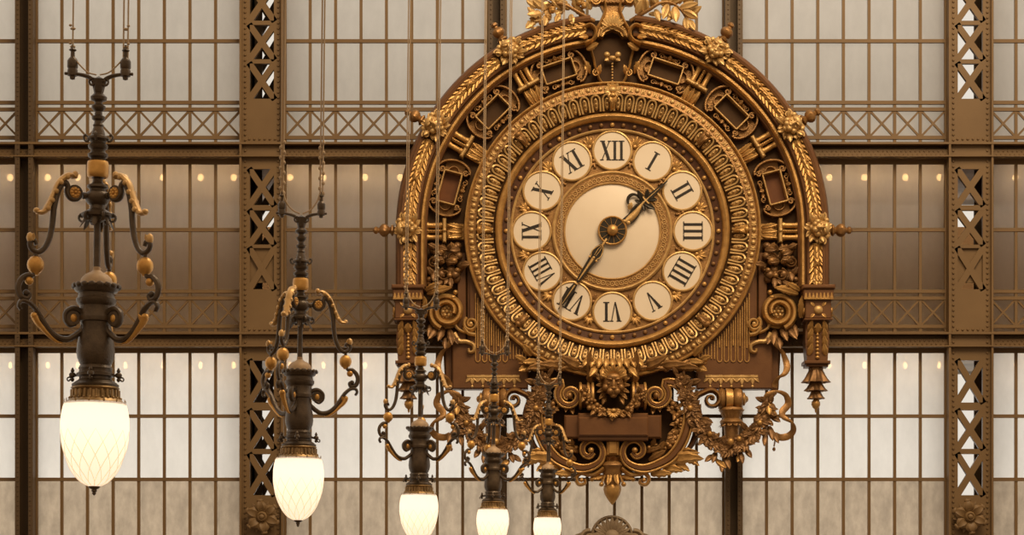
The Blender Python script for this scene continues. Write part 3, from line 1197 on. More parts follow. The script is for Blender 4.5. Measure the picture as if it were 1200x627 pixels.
# ------------------------------------------------ head of the case: shield, shell, crest and branches
m = CB()
sh = spline(pcs([(693, 44), (694, 62), (698, 82), (706, 98), (717.5, 110)]), 6)
m.prism(sh + [(-u, v) for u, v in reversed(sh[:-1])], -8, -5)
shield = m.build('niche_shield', DARKWOOD, clock, flat=True)
m = CB()
for sg in (1, -1):
    P = [(sg * abs(u), v) for u, v in spline(pcs([(740, 44), (742, 58), (739, 70), (737, 80), (732, 94), (722, 106)]), 6)]
    m.ptube(P, 1.6, 5, 0, 8)
    m.ptube([(sg * (x), y) for x, y in spiral(19, 185, 4.2, 1, 60, -1.3, 16)], 1.1, 2.6, 2, 6)
    m.leaf(16, 4, T(sg * 6, 163, -2, rot=-sg * 60), lift=0.35, curl=0.2, lobes=3, n=8)
    m.leaf(14, 4, T(sg * 18, 182, -2, rot=sg * 20), lift=0.35, curl=0.2, lobes=3, n=8)
    m.leaf(15, 4, T(sg * 26, 186, -5, rot=-sg * 20), lift=0.35, curl=0.2, lobes=3, n=8)
    m.leaf(13, 3.5, T(sg * 28, 200, -5, rot=-sg * 160), lift=0.35, curl=0.2, lobes=3, n=8)
m.build('niche_scrolls', GOLD, shield)
m = CB()
for sg in (1, -1):
    m.ell((sg * 6.5, 206, 4), (3.8, 3.4, 3.4), 10, 7)
    m.leaf(9, 3, T(sg * 2, 203, 1, rot=-sg * 120), lift=0.3, curl=0.2, n=6)
m.ell((0, 202, 4), (4.5, 3, 3.5), 10, 7)
for q in range(8):
    m.ell((0, 196 - 3.4 * q, 1), 1.5 - 0.06 * q, 8, 6)
for tw in (-70, -35, 0, 35, 70):
    m.leaf(12, 4, T(0, 162, 4, rot=tw), lift=0.4, curl=0.3, lobes=3, n=8)
    m.leaf(11, 4, T(0, 163, 8, rot=180 + tw), lift=0.4, curl=0.1, lobes=3, n=8)
m.ell((0, 163, 11), (5, 4, 4), 10, 7)
m.build('bead_drop', PALEGOLD, shield)
# broken ends of the arch curling round the niche


def arch_end(MM, mir):
    m = CB(); m.M = MM
    P = spline(pcs([(752, 36), (744, 33), (738, 38), (738, 46), (743, 52), (750, 55)]), 6)
    m.ptube(P, 2.6, 9, 10, 8)
    m.ptube(spline(pcs([(737, 38), (731, 28), (726, 14), (727, 4)]), 6), lambda t: 2.4 - 0.8 * t, 6, 8, 8)
    m.leaf(16, 5, T(*pc(748, 60), 8, rot=70), lift=0.3, curl=0.3, lobes=3, n=8)
    m.leaf(12, 4, T(*pc(746, 46), 12, rot=-100), lift=0.3, curl=0.2, lobes=3, n=8)
    m.build('arch_scroll', GOLD, clock)


both(arch_end)
m = CB()
m.prism([pc(*p) for p in [(700, 45), (703, 28), (709, 18), (717.5, 14), (726, 18), (732, 28), (735, 45), (729, 45), (726, 40), (717.5, 36), (709, 40), (706, 45)]], -6, 8)
shell = m.build('crest_shell', GOLD, clock, flat=True)
m = CB()
for q in range(9):
    a = -64 + 16 * q
    m.leaf(17, 2.9, T(0, 235, 8, rot=-a), lift=0.15, curl=0.15, n=7)
    p = polar(12, a)
    m.ell((p[0] * 1.25, 230 + p[1] * 0.75, 11), 1.4, 8, 6)
m.ptube(spline(pcs([(703, 45), (706, 38), (717.5, 33), (729, 38), (732, 45)]), 6), 1.6, 3, 9, 8)
m.build('shell_flutes', PALEGOLD, shell)
m = CB()
m.cbox(-19, 19, 264, 271, -4, 10, 1.2)
m.cbox(-23, 23, 272, 276, -4, 12, 1.2)
for q in range(9):
    m.cbox(-17 + 4 * q, -14.6 + 4 * q, 265, 270, 9.5, 11.4, 0.4)
m.prism([(-15, 264), (15, 264), (9, 252), (-9, 252)], -4, 6)
m.prism([(-19, 276), (19, 276), (24, 290), (0, 296), (-24, 290)], -4, 8)
cr = m.build('crest_bar', OLDGOLD, clock, flat=True)
for sg in (1, -1):
    m = CB()
    m.lathe([(6.0, -3), (6.6, 2), (6, 7), (4, 10), (0, 11)], 16, T(sg * 20, 268, 4))
    m.ptube(spiral(sg * 20, 268, 6.4, 2.0, 0, sg * 1.4, 20), 1.1, 2, 13, 6)
    m.build('crest_roll', GOLD, cr)


def branch(pts_stem, leaves, acorns, mat_l, name, label, big):
    m = CB()
    st = spline(pcs(pts_stem), 6)
    m.ptube(st, lambda t: 2.5 - 1.2 * t, lambda t: 2.5 - 1.2 * t, lambda t: 4 + 10 * math.sin(PI * t), 8)
    o = m.build(name, OLDGOLD, clock)
    o['label'] = label
    m = CB()
    for (px, py, rot, L) in leaves:
        M = T(*pc(px, py), random.uniform(3, 13), rot=rot, yaw=random.uniform(-30, 30))
        if big:
            m.leaf(L * 1.12, L * 0.30, M, lift=0.22, curl=0.25, n=9)
        else:
            m.leaf(L * 1.15, L * 0.40, M, lift=0.25, curl=0.3, lobes=3, n=10)
    m.build('leaves', mat_l, o)
    if acorns:
        for (px, py, r) in acorns:
            m = CB()
            u, v = pc(px, py)
            m.ell((u, v, 12), (r, r * 1.15, r), 10, 8)
            m.ell((u, v + r * 0.4, 12), (r * 1.12, r * 0.6, r * 1.12), 10, 6)
            m.build('acorn', GOLD, o)


branch([(738, 26), (748, 21), (760, 15), (772, 8), (785, 7), (797, 14), (806, 26)],
       [(752, 18, 20, 20), (757, 17, -5, 18), (764, 12, -12, 18), (770, 9, 30, 16), (775, 8, -40, 18), (782, 9, 150, 19), (790, 11, 180, 20), (783, 7, -60, 18),
        (796, 12, -80, 20), (800, 16, -110, 18), (803, 22, 190, 17), (806, 26, -150, 15), (768, 13, 190, 16), (760, 17, -110, 15), (786, 5, 5, 16), (795, 6, -30, 16), (778, 4, 20, 15), (765, 6, 10, 16), (757, 10, 50, 16), (792, 14, 140, 17), (806, 20, -60, 17), (808, 30, 160, 14), (745, 20, -20, 15), (800, 4, -60, 17), (776, 10, 210, 16)],
       None, PALEGOLD, 'laurel_branch', 'gilt laurel branch on the right of the crest', True)
branch([(697, 26), (686, 22), (674, 16), (662, 10), (650, 8), (640, 14), (628, 26)],
       [(684, 20, 40, 15), (676, 16, 10, 16), (668, 12, 60, 15), (662, 10, 120, 14), (655, 8, 20, 15), (650, 8, 80, 16), (645, 12, 150, 15), (640, 14, 60, 17), (634, 18, 110, 16),
        (630, 24, 60, 15), (627, 26, 130, 15), (640, 22, 160, 13), (648, 4, 40, 14), (636, 8, 30, 15), (630, 12, 70, 14), (672, 8, -10, 13), (660, 3, 0, 13), (655, 18, 170, 12), (668, 20, 200, 13), (692, 14, 30, 14), (686, 8, 70, 13), (646, 20, 120, 14), (636, 24, 90, 15), (634, 32, 140, 13), (658, 12, 60, 14), (642, 2, 70, 15), (676, 4, 40, 14)],
       [(647, 15, 4), (652, 4, 4), (641, 24, 3.6), (634, 30, 3.2), (678, 6, 4.2), (684, 10, 3.6), (690, 4, 3.8), (630, 6, 3.4)], PALEGOLD, 'oak_branch', 'gilt oak branch with acorns on the left of the crest', False)


# ------------------------------------------------ flanks below the arch (right side and its mirror)
def flank(MM, mir):
    sd = 'left' if mir else 'right'

    def B():
        m = CB(); m.M = MM
        return m
    # outer console block with gilt teeth and button
    m = B()
    x0, y1 = pc(937, 337); x1, y0 = pc(975, 353)
    m.cbox(x0, x1, y1 - 5, y1, -14, 26, 1.5)
    m.cbox(x0 + 1.5, x1 - 1.5, y0, y1 - 5, -14, 23, 1)
    x0, y1 = pc(941, 353); x1, y0 = pc(971, 378)
    m.cbox(x0, x1, y0 + 2, y1, -14, 20, 1.0)
    m.cbox(x0 - 1.5, x1 + 1.5, y0, y0 + 2, -14, 22, 0.6)
    cb = m.build('console_block', WOOD, clock, flat=True)
    m = B()
    u0, v0 = pc(939, 346.5); u1, v1 = pc(973, 353)
    m.box(u0, u1, v1 - 1, v1 + 0.5, 22.5, 24)
    for q in range(8):
        a = u0 + (u1 - u0) * (q + 0.5) / 8
        m.prism([(a - 2, v1), (a + 2, v1), (a + 0.5, v0), (a - 0.5, v0)], 22.5, 24.2)
    m.build('gilt_teeth', GOLD, cb, flat=True)
    m = B()
    cu, cv = pc(956, 366)
    m.ell((cu, cv, 20), (5.4, 5.4, 4), 14, 9)
    m.build('gilt_button', PALEGOLD, cb)
    m = B()
    for a in (45, 135, 225, 315):
        m.leaf(7, 2.4, T(cu, cv, 19.6, rot=a) @ T(0, 6.2, 0), lift=0.1, curl=0, n=5)
    for sx in (-1, 1):
        m.ell((cu + sx * 16, cv, 12), (2.4, 5.5, 5), 8, 6)
        m.ell((cu + sx * 16.5, cv - 5, 8), (2.2, 3, 4), 8, 6)
    m.build('corner_leaves', GOLD, cb)
    # rosette closing the garland above the block
    m = B()
    m.rosette(6.5, 6, T(*pc(956, 331), 14))
    m.build('garland_rosette', PALEGOLD, clock)
    # hanging bracket with beads and leaves
    m = B()
    outl = pcs([(943, 378), (969, 378), (970, 400), (968, 424), (944, 424), (942, 400)])
    m.prism(outl, -12, 12)
    u0, v0 = pc(941, 431); u1, v1 = pc(971, 424)
    m.cbox(u0, u1, v0 + 3, v1, -14, 15, 1)
    m.cbox(u0 + 2, u1 - 2, v0, v0 + 3, -12, 12, 1)
    br = m.build('hanging_bracket', WOOD, clock, flat=True)
    m = B()
    for q in range(9):
        m.ell((*pc(956, 385 + 4.4 * q), 13), (1.6 + 0.13 * q, 2.3, 2), 8, 6)
    for sx in (-1, 1):
        for q in range(4):
            m.leaf(15, 4.2, T(*pc(956 + sx * 10, 391 + 9 * q), 12, rot=sx * 14), lift=0.25, curl=0.25, lobes=3, n=8)
    m.leaf(12, 6, T(*pc(956, 392), 13, rot=0), lift=0.3, curl=0.3, lobes=3, n=8)
    m.build('bracket_leaves', GOLD, br)
    m = B()
    for (py, r, L, nn) in ((431, 15.5, 17, 9), (446, 12.5, 12, 8), (456, 9.5, 11, 7)):
        m.lathe([(r * 0.45, 0), (r * 0.62, -L * 0.35), (r * 0.80, -L * 0.75), (r, -L), (r * 0.9, -L - 0.6), (r * 0.5, -L * 0.8), (0, -L * 0.8)], nn * 6, T(*pc(956, py), 0), axis='v',
                wob=lambda a, h, nn=nn, L=L: 0.16 * abs(h) / L * math.cos(nn * a))
        for q in range(nn):
            M = T(*pc(956, py), 0) @ Matrix.Rotation((360 * q / nn + 90) * D2R, 4, 'Y') @ T(0, 0, r * 0.5, rot=180, tilt=-24)
            m.leaf(L * 1.12, r * 0.30, M, lift=0.1, curl=0.12, n=6)
    o = m.build('leaf_drop', BRONZE, br)
    m = B()
    m.lathe([(2.2, 6), (3, 3), (5, 1), (5.4, -2), (4, -5.5), (1.6, -7.5), (1.0, -11), (0, -12)], 14, T(*pc(956, 472), 0), axis='v')
    m.build('drop_ball', GOLD, o)
    # great volute with flower
    cu, cv = pc(911, 366)
    m = B()
    sp = spiral(cu, cv, 20, 8.5, -70, 1.75, 54)
    m.ptube(sp, lambda t: 4.6 - 1.8 * t, lambda t: 10 - 3 * t, lambda t: 2 + 8 * t, 10)
    m.lathe([(19, -8), (19, -2), (8, 2), (0, 2)], 30, T(cu, cv, 0))
    vo = m.build('great_volute', GOLD, clock)
    m = B()
    m.rosette(8.0, 6, T(cu, cv, 5), 0.6)
    m.build('volute_flower', PALEGOLD, vo)
    m = B()
    for (px, py, r, L, W) in ((934, 346, 80, 32, 5), (936, 342, 66, 20, 5), (930, 340, 92, 28, 4.5), (937, 374, 4, 24, 4.5), (936, 366, -5, 18, 4)):
        m.leaf(L, W, T(*pc(px, py), 10, rot=r), lift=0.3, curl=0.3, lobes=4, n=12)
    m.ell((*pc(904, 350), 10), (4, 3, 4), 8, 6)
    m.ell((*pc(901, 344), 10), (3, 3, 3), 8, 6)
    m.build('volute_acanthus', GOLD, vo)
    # small volute and wave band
    m = B()
    P = spiral(*pc(883, 380), 2.2, 8.6, 200, 1.6, 30)[:]
    m.ptube(P, lambda t: 1.4 + 0.9 * t, 5, 4, 8)
    m.ell((*pc(883, 380), 6), 2.6, 8, 6)
    m.ptube(spline(pcs([(891, 384), (886, 391), (878, 393)]), 6), 2.4, 5, 4, 8)
    m.ptube(spline(pcs([(878, 386), (888, 390), (898, 386), (903, 378)]), 6), 1.8, 4, 3, 8)
    m.ptube(spline(pcs([(903, 391), (897, 400), (888, 401), (880, 405), (880, 412), (885, 413), (886, 409)]), 6), lambda t: 3.2 - 1.6 * t, 4, 4, 8)
    m.build('small_volute', PALEGOLD, clock)
    # leaves under the great volute
    m = B()
    for (px, py, r, L, W) in ((915, 384, 200, 20, 5), (908, 386, 170, 22, 5), (922, 384, 215, 20, 5), (905, 392, 150, 16, 5), (912, 396, 185, 16, 5), (930, 380, 190, 18, 4)):
        m.leaf(L, W, T(*pc(px, py), 2, rot=r), lift=0.3, curl=0.3, lobes=3, n=9)
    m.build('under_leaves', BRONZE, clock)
    # fruit cluster over the volute
    m = B()
    rnd = random.Random(5)
    for q in range(46):
        px = 913 + rnd.uniform(-19, 19); py = 312 + rnd.uniform(-24, 22)
        r = rnd.uniform(2.6, 5.6)
        m.ell((*pc(px, py), -4 + rnd.uniform(0, 9)), (r, r * rnd.uniform(0.85, 1.2), r), 10, 7)
    for q in range(16):
        px = 913 + rnd.uniform(-18, 18); py = 312 + rnd.uniform(-24, 20)
        m.leaf(rnd.uniform(11, 17), rnd.uniform(3.2, 5), T(*pc(px, py), 2 + rnd.uniform(0, 5), rot=rnd.uniform(0, 360)), lift=0.35, curl=0.2, lobes=rnd.choice((0, 3)), n=8)
    m.ptube(spiral(*pc(914, 323), 7.5, 2, 80, -1.5, 24), 1.8, 4, 5, 8)
    m.ptube(spiral(*pc(927, 308), 6.5, 1.6, 180, 1.5, 24), 1.5, 4, 5, 8)
    m.ptube(spiral(*pc(904, 303), 5.5, 1.6, 0, 1.5, 24), 1.5, 4, 5, 8)
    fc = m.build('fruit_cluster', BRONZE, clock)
    for (px, py, r) in ((903, 307, 4.6), (917, 296, 4.2), (908, 324, 3.4), (925, 322, 2.6), (926, 330, 2.2), (921, 334, 2.0), (899, 318, 3.4)):
        m = B()
        m.ell((*pc(px, py), 7), r, 10, 8)
        m.build('gilt_fruit', OLDGOLD, fc)
    for (px, py, w_, rr) in ((914, 309, 7, -60), (902, 297, 5, -20)):
        m = B()
        m.leaf(13, 4, T(*pc(px, py), w_, rot=rr), lift=0.3, curl=0.2, lobes=3, n=8)
        m.build('gilt_leaf', OLDGOLD, fc)
    # flat wood pilaster strips
    m = B()
    u0, v0 = pc(876, 400); u1, v1 = pc(887.5, 300)
    m.cbox(u0, u1, v0, v1, -8, -3, 0.8)
    u0, v0 = pc(889, 400); u1, v1 = pc(899, 296)
    m.cbox(u0, u1, v0, v1, -8, -1, 0.8)
    m.build('pilaster_strips', WOOD, clock, flat=True)
    # reeded panel: U-shaped gilt reeds hanging from the dial ring
    m = B()
    u0, v0 = pc(816, 456); u1, v1 = pc(905, 398)
    m.cbox(u0, u1, v0, v1, -12, 2, 1.5)
    u0, v0 = pc(893, 456); u1, v1 = pc(899, 400)
    u0, v0 = pc(818, 428); u1, v1 = pc(884, 330)
    m.prism([pc(818, 428), pc(884, 428), pc(884, 322), pc(872, 352), pc(850, 384), pc(828, 406), pc(818, 412)], -8, 1)
    bp = m.build('base_panel', WOOD, clock, flat=True)
    m = B()
    for q in range(5):
        x = 843 + 8.0 * q
        L, R_ = x - 2.6, x + 2.6
        tl = CY0 + math.sqrt(176 ** 2 - (L - CX0) ** 2)
        tr = CY0 + math.sqrt(max(176 ** 2 - (R_ - CX0) ** 2, 900))
        P = [pc(L, tl), pc(L, 421)] + [pc(x - 2.6 * math.cos(a), 421 + 3.4 * math.sin(a)) for a in [PI * z / 8 for z in range(9)]] + [pc(R_, 421), pc(R_, tr)]
        m.ptube(P, 0.85, 1.5, 2, 6)
        tm = (tl + tr) / 2
        m.ptube([pc(x, tm), pc(x, tm + (421 - tm) * (0.5 + 0.08 * q))], 1.1, 1.5, 2, 6)
    for q in range(6):
        x = 819 + 3.6 * q
        tl = CY0 + math.sqrt(176 ** 2 - (x - CX0) ** 2)
        m.ptube([pc(x, tl), pc(x, 421)], 0.85, 1.5, 2, 6)
    m.build('gilt_reeds', GOLD, bp)
    m = B()
    u0, v0 = pc(826, 443); u1, v1 = pc(888, 440)
    m.cbox(u0, u1, v0, v1, 1.5, 4, 0.5)
    for q in range(5):
        a = 832 + 12.4 * q
        for tw in (-42, 0, 42):
            m.leaf(11.5, 3.0, T(*pc(a, 440), 2, rot=180 + tw), lift=0.05, curl=0.0, n=6)
        if q < 4:
            m.prism([pc(a + 4, 443), pc(a + 8.4, 443), pc(a + 6.2, 447)], 1.5, 3)
        m.ell((*pc(a, 453), 2), (1.9, 1.9, 1.5), 6, 5)
    m.build('gilt_lambrequin', PALEGOLD, bp)
    # ionic bolster scroll under the panel, with leaf cup
    m = B()
    P = spiral(*pc(833, 469), 2.4, 11.5, 0, 1.32, 30)
    P = [(u, v) for u, v in P] + spline(pcs([(825, 460), (816, 465), (809, 476), (804, 490), (801, 504)]), 6)[1:]
    m.ptube(P, lambda t: 1.6 + 3.4 * t, 9, 4, 8)
    m.ell((*pc(833, 468), 11), 2.4, 8, 6)
    sc = m.build('bolster_scroll', WOOD, clock)
    m = B()
    m.ptube(P[:40], lambda t: 1.0 + 0.6 * t, 1.6, 13, 6)
    m.lathe([(8, -1), (11.5, 0), (13, 3), (12, 6), (9.5, 8), (9.5, 16), (10, 17), (12.5, 19), (13, 22), (12, 26), (9, 28), (0, 28)], 20,
            T(*pc(842, 468), 2) @ Matrix.Rotation(-PI / 2, 4, 'Z'), axis='v')
    m.build('gilt_bolster', OLDGOLD, sc)
    m = B()
    for q in range(6):
        m.lathe([(12.8, 8), (12.0, 16)], 20, T(*pc(842, 468), 2) @ Matrix.Rotation(-PI / 2, 4, 'Z'), axis='v') if q == 0 else None
    m.lathe([(7, 27), (8, 30), (4, 32), (3, 34), (0, 35)], 10, T(*pc(842, 468), 2) @ Matrix.Rotation(-PI / 2, 4, 'Z'), axis='v', wob=lambda a, h: 0.18 * math.sin(5 * a))
    m.build('bolster_band', GOLD, sc)
    m = B()
    m.lathe([(13, 0), (15, -3), (11, -9), (10, -13), (12, -14), (14, -17), (13, -19), (9.5, -20), (9, -26), (8, -40)], 18, T(*pc(857, 478), 2), axis='v')
    for q in range(10):
        M = T(*pc(857, 490), 2) @ Matrix.Rotation(36 * q * D2R, 4, 'Y') @ T(0, 0, 9.5)
        m.leaf(11, 4.2, M, lift=0.1, curl=0.5, n=7)
        M = T(*pc(857, 493), 2) @ Matrix.Rotation((36 * q + 18) * D2R, 4, 'Y') @ T(0, 0, 9.5, rot=180)
        m.leaf(9, 4.2, M, lift=0.1, curl=0.6, n=7)
    m.build('leaf_cup', OLDGOLD, sc)
    # festoon of leaves and fruit with its tassels
    m = B()
    path = spline(pcs([(797, 446), (803, 466), (810, 486), (822, 506), (838, 522), (854, 526), (870, 518), (884, 506), (894, 490), (899, 472)]), 8)
    m.ptube(path, 3.5, 4, 10, 8)
    rnd = random.Random(11)
    for i, (u, v) in enumerate(path):
        t = i / len(path)
        fat = 4.5 + 6.0 * math.sin(PI * t) ** 0.7
        for q in range(4):
            a = rnd.uniform(0, 2 * PI)
            r = rnd.uniform(1.4, 3.2)
            m.ell((u + fat * 0.75 * math.cos(a), v + fat * 0.75 * math.sin(a), 11 + rnd.uniform(0, 6)), (r, r, r), 8, 6)
        for q in range(4):
            a = rnd.uniform(0, 360)
            m.leaf(rnd.uniform(9, 14), rnd.uniform(2.4, 3.6), T(u + rnd.uniform(-4, 4), v + rnd.uniform(-4, 4), 14, rot=a), lift=0.3, curl=0.2, n=6)
    for (px, py, r, L, W) in ((838, 530, 160, 16, 4), (834, 534, 130, 14, 3.6), (848, 536, 200, 17, 4.2), (826, 512, 140, 16, 4), (866, 530, 190, 16, 4), (872, 526, 210, 15, 4),
                              (820, 492, 250, 16, 4.6), (800, 458, 40, 18, 5), (806, 452, -70, 16, 5), (900, 500, 190, 20, 4.4), (903, 506, 205, 18, 4), (896, 508, 170, 18, 4),
                              (901, 488, 235, 15, 4), (890, 500, -40, 14, 4), (876, 508, 40, 18, 4), (846, 542, 170, 14, 4)):
        m.leaf(L, W, T(*pc(px, py), 11, rot=r), lift=0.3, curl=0.25, n=8)
    m.ptube(spline(pcs([(834, 532), (840, 540), (848, 548)]), 5), 1, 1, 11, 6)
    m.ptube(spline(pcs([(872, 524), (866, 536), (862, 542)]), 5), 1, 1, 11, 6)
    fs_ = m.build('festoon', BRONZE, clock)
    for (px, py, rr, L) in ((838, 540, 230, 16), (868, 532, 150, 13)):
        m = B()
        m.leaf(L, 4.2, T(*pc(px, py), 11, rot=rr), lift=0.2, curl=0.3, n=8)
        m.build('gilt_leaf', GOLD, fs_)
    for (px, py, r) in ((854, 519, 4.2), (807, 480, 3.4), (888, 497, 3.2), (864, 516, 3.2), (830, 510, 3.2)):
        m = B()
        m.ell((*pc(px, py), 19), (r, r * 1.1, r), 10, 8)
        m.build('gilt_bud', GOLD, fs_)
    m = B()
    for q in range(6):
        M = T(*pc(899, 474), 12) @ Matrix.Rotation(60 * q * D2R, 4, 'Y') @ T(0, 0, 4.5, rot=180)
        m.leaf(16, 4, M, lift=0.1, curl=0.4, n=7)
    m.build('bell_flower', GOLD, fs_)
    # fluttering ribbon ends
    m = B()
    P = spline(pcs([(896, 474), (898, 464), (909, 460), (920, 464), (923, 474), (916, 483), (917, 490), (926, 496), (929, 504), (924, 511), (914, 513), (907, 510)]), 7)
    m.ptube(P, lambda t: 1.6 + 2.6 * abs(math.cos(7 * t + 0.3)), 0.9, lambda t: 8 + 4.5 * math.sin(13 * t), 8)
    m.ptube(spline(pcs([(908, 511), (907, 518), (906, 524)]), 5), 0.9, 0.8, 8, 6)
    m.ell((*pc(906, 527), 8), (2, 2.6, 2), 8, 6)
    rb = m.build('ribbon', OLDGOLD, clock)
    m = B()
    P = spline(pcs([(902, 392), (908, 404), (917, 414), (922, 428), (919, 438), (911, 444), (907, 454)]), 7)
    m.ptube(P, lambda t: 1.6 + 2.4 * abs(math.cos(6 * t)), 0.9, lambda t: 4 + 4 * math.sin(11 * t), 8)
    r2 = m.build('ribbon', OLDGOLD, clock)
    r2['label'] = 'upper ribbon fold beside the %s base panel' % sd
    rb['label'] = 'fluttering gilt ribbon on the %s flank' % sd
    m = B()
    u0, v0 = pc(905, 458); u1, v1 = pc(913, 398)
    m.cbox(u0, u1, v0, v1, -20, -6, 0.8)
    m.build('side_post', WOOD, clock, flat=True)


both(flank)

# ------------------------------------------------ lower cartouche
m = CB()
u0, v0 = pc(661, 518); u1, v1 = pc(774, 486)
m.cbox(u0, u1, v0 + 3, v1 - 2, -10, 18, 2)
m.cbox(u0 + 16, u1 - 16, v0, v1, -10, 22, 1.5)
tb = m.build('tablet', WOOD, clock, flat=True)
m = CB()
u0, v0 = pc(677, 513); u1, v1 = pc(758, 491)
m.cbox(u0, u1, v0, v1, 21, 26, 1.6)
m.build('raised_panel', WOOD, tb, flat=True)
m = CB()
m.prism([pc(*p) for p in [(640, 470), (795, 470), (806, 500), (798, 530), (770, 548), (717.5, 556), (665, 548), (637, 530), (629, 500)]], -16, -4)
m.prism([pc(*p) for p in [(655, 434), (780, 434), (790, 456), (790, 474), (645, 474), (645, 456)]], -20, -6)
m.build('cartouche_back', DARKWOOD, clock, flat=True)


def lower(MM, mir):
    def B():
        m = CB(); m.M = MM
        return m
    # big C scroll
    P = spiral(*pc(768, 465), 3.5, 15.0, -60, 1.3, 30)
    P = P + spline(pcs([(779, 449), (792, 452), (802, 464), (806, 482), (804, 502), (797, 521), (785, 537), (769, 546), (755, 550), (742, 548), (732, 541), (729, 530), (734, 520), (744, 517), (752, 523), (752, 532), (745, 536), (740, 531)]), 6)

    def wid(t):
        return 2.4 + 3.6 * max(0.0, math.sin(PI * min(1, max(0, (t - 0.12) / 0.62)))) ** 1.2

    def offs(P, sg):
        out = []
        for q in range(len(P)):
            a, b = Vector(P[max(q - 1, 0)]), Vector(P[min(q + 1, len(P) - 1)])
            d = (b - a).normalized()
            h = wid(q / (len(P) - 1)) * 0.86 * sg
            out.append((P[q][0] - d.y * h, P[q][1] + d.x * h))
        return out
    m = B()
    m.ptube(P, wid, lambda t: 11 - 4 * t, 8, 10)
    cs = m.build('c_scroll', WOOD, clock)
    for sg in (1, -1):
        m = B()
        m.ptube(offs(P, sg), 1.7, 2.4, lambda t: 15.5 - 4 * t, 8)
        m.build('gilt_edge', GOLD, cs)
    m = B()
    m.ell((*pc(768, 465), 14), (3.6, 4.5, 5), 10, 7)
    for (px, py, r_, L) in ((770, 470, 190, 16), (766, 474, 170, 14), (775, 470, 220, 14), (768, 462, 150, 10)):
        m.leaf(L, 4, T(*pc(px, py), 6, rot=r_), lift=0.3, curl=0.3, lobes=3, n=9)
    m.build('scroll_eye_leaf', OLDGOLD, cs)
    m = B()
    m.ell((*pc(743, 528.5), 14), (3.6, 3.6, 4), 10, 7)
    m.build('gilt_eye', GOLD, cs)
    # roll beside the mask: a banded bolster
    m = B()
    M = T(*pc(739, 465), 7) @ Matrix.Rotation(-PI / 2, 4, 'Z')
    m.lathe([(0, -1), (12, -0.5), (14.5, 1), (14.0, 5), (13.5, 9), (14.0, 13), (14.5, 17), (12, 18.5), (0, 19)], 24, M, axis='v')
    br_ = m.build('banded_roll', WOOD, cs)
    for h in (0.5, 5.5, 14.5):
        m = B()
        m.lathe([(13.6, h - 0.2), (16.2, h + 0.3), (16.6, h + 1.6), (16.2, h + 2.9), (13.6, h + 3.4)], 24, M, axis='v')
        m.build('gilt_hoop', GOLD, br_)
    # second outer wood scroll
    m = B()
    P = spline(pcs([(790, 448), (806, 458), (816, 478), (818, 498), (812, 518), (802, 532)]), 8)
    m.ptube(P, lambda t: 2 + 3 * math.sin(PI * t), 9, 2, 8)
    m.build('outer_band', WOOD, clock)
    # vine between tablet and scroll
    m = B()
    rnd = random.Random(3)
    for q in range(26):
        t = q / 25
        px = 778 + 16 * math.sin(PI * (0.15 + 0.75 * t)); py = 470 + 56 * t
        r = rnd.uniform(1.8, 3.6)
        m.ell((*pc(px + rnd.uniform(-4, 4), py), 8 + rnd.uniform(0, 6)), r, 8, 6)
        m.leaf(rnd.uniform(9, 13), 3.2, T(*pc(px, py), 9, rot=rnd.uniform(0, 360)), lift=0.35, curl=0.2, lobes=3, n=7)
    m.build('vine', OLDGOLD, clock)
    m = B()
    for (px, py, r, L, W) in ((760, 540, -60, 24, 5), (768, 534, -30, 20, 5), (778, 530, -20, 18, 5), (756, 530, -75, 20, 4), (786, 522, 0, 18, 5), (764, 526, -10, 14, 4)):
        m.leaf(L, W, T(*pc(px, py), 6, rot=r), lift=0.3, curl=0.3, lobes=3, n=9)
    for (px, py) in ((760, 525), (768, 522), (774, 528), (766, 533)):
        m.ell((*pc(px, py), 8), 3, 8, 6)
    m.build('inner_foliage', OLDGOLD, clock)
    # lower small scroll and side acanthus
    m = B()
    P = spline(pcs([(728, 549), (738, 556), (747, 556), (755, 555), (760, 561), (757, 568), (750, 567), (750, 562)]), 6)
    m.ptube(P, lambda t: 3.4 - 1.6 * t, lambda t: 7, 6, 8)
    m.ell((*pc(754, 563), 10), 2.6, 8, 6)
    m.build('foot_scroll', GOLD, clock)
    m = B()
    for (px, py, r, L, W, bd) in ((782, 541, -70, 42, 9.5, 0.30), (792, 534, -60, 26, 7, 0.45), (776, 550, -78, 24, 7, 0.35), (762, 556, -84, 26, 6, 0.1), (790, 544, -100, 20, 6, 0.3), (800, 538, -90, 20, 6, 0.45)):
        m.leaf(L, W, T(*pc(px, py), 6, rot=r), lift=0.25, curl=0.3, lobes=4, n=14, bend=bd)
    m.build('side_acanthus', GOLD, clock)
    # acanthus sprays under the dial ring
    m = B()
    for (px, py, r, L, W, bd) in ((736, 446, -40, 34, 8, -0.45), (748, 432, -78, 38, 8, -0.15), (768, 430, -84, 40, 7, 0.1), (790, 432, -80, 30, 7, 0.25), (742, 452, -20, 26, 6, -0.5), (728, 428, -86, 24, 6, 0), (806, 430, -60, 22, 6, 0.4)):
        m.leaf(L, W, T(*pc(px, py), 4, rot=r), lift=0.3, curl=0.35, lobes=4, n=14, bend=bd)
    for (px, py) in ((812, 424), (806, 428), (756, 428), (780, 434), (816, 434)):
        m.ell((*pc(px, py), 8), (4, 3.4, 4), 8, 6)
    m.ptube(spline(pcs([(726, 462), (731, 447), (742, 436), (758, 431), (776, 433), (792, 430), (806, 424)]), 6), lambda t: 4.2 - 1.5 * t, lambda t: 5 - 2 * t, 8, 8)
    m.ptube(spiral(*pc(806, 429), 6.5, 1.5, 90, -1.3, 16), 1.8, 3, 8, 6)
    m.build('acanthus_spray', OLDGOLD, clock)
    m = B()
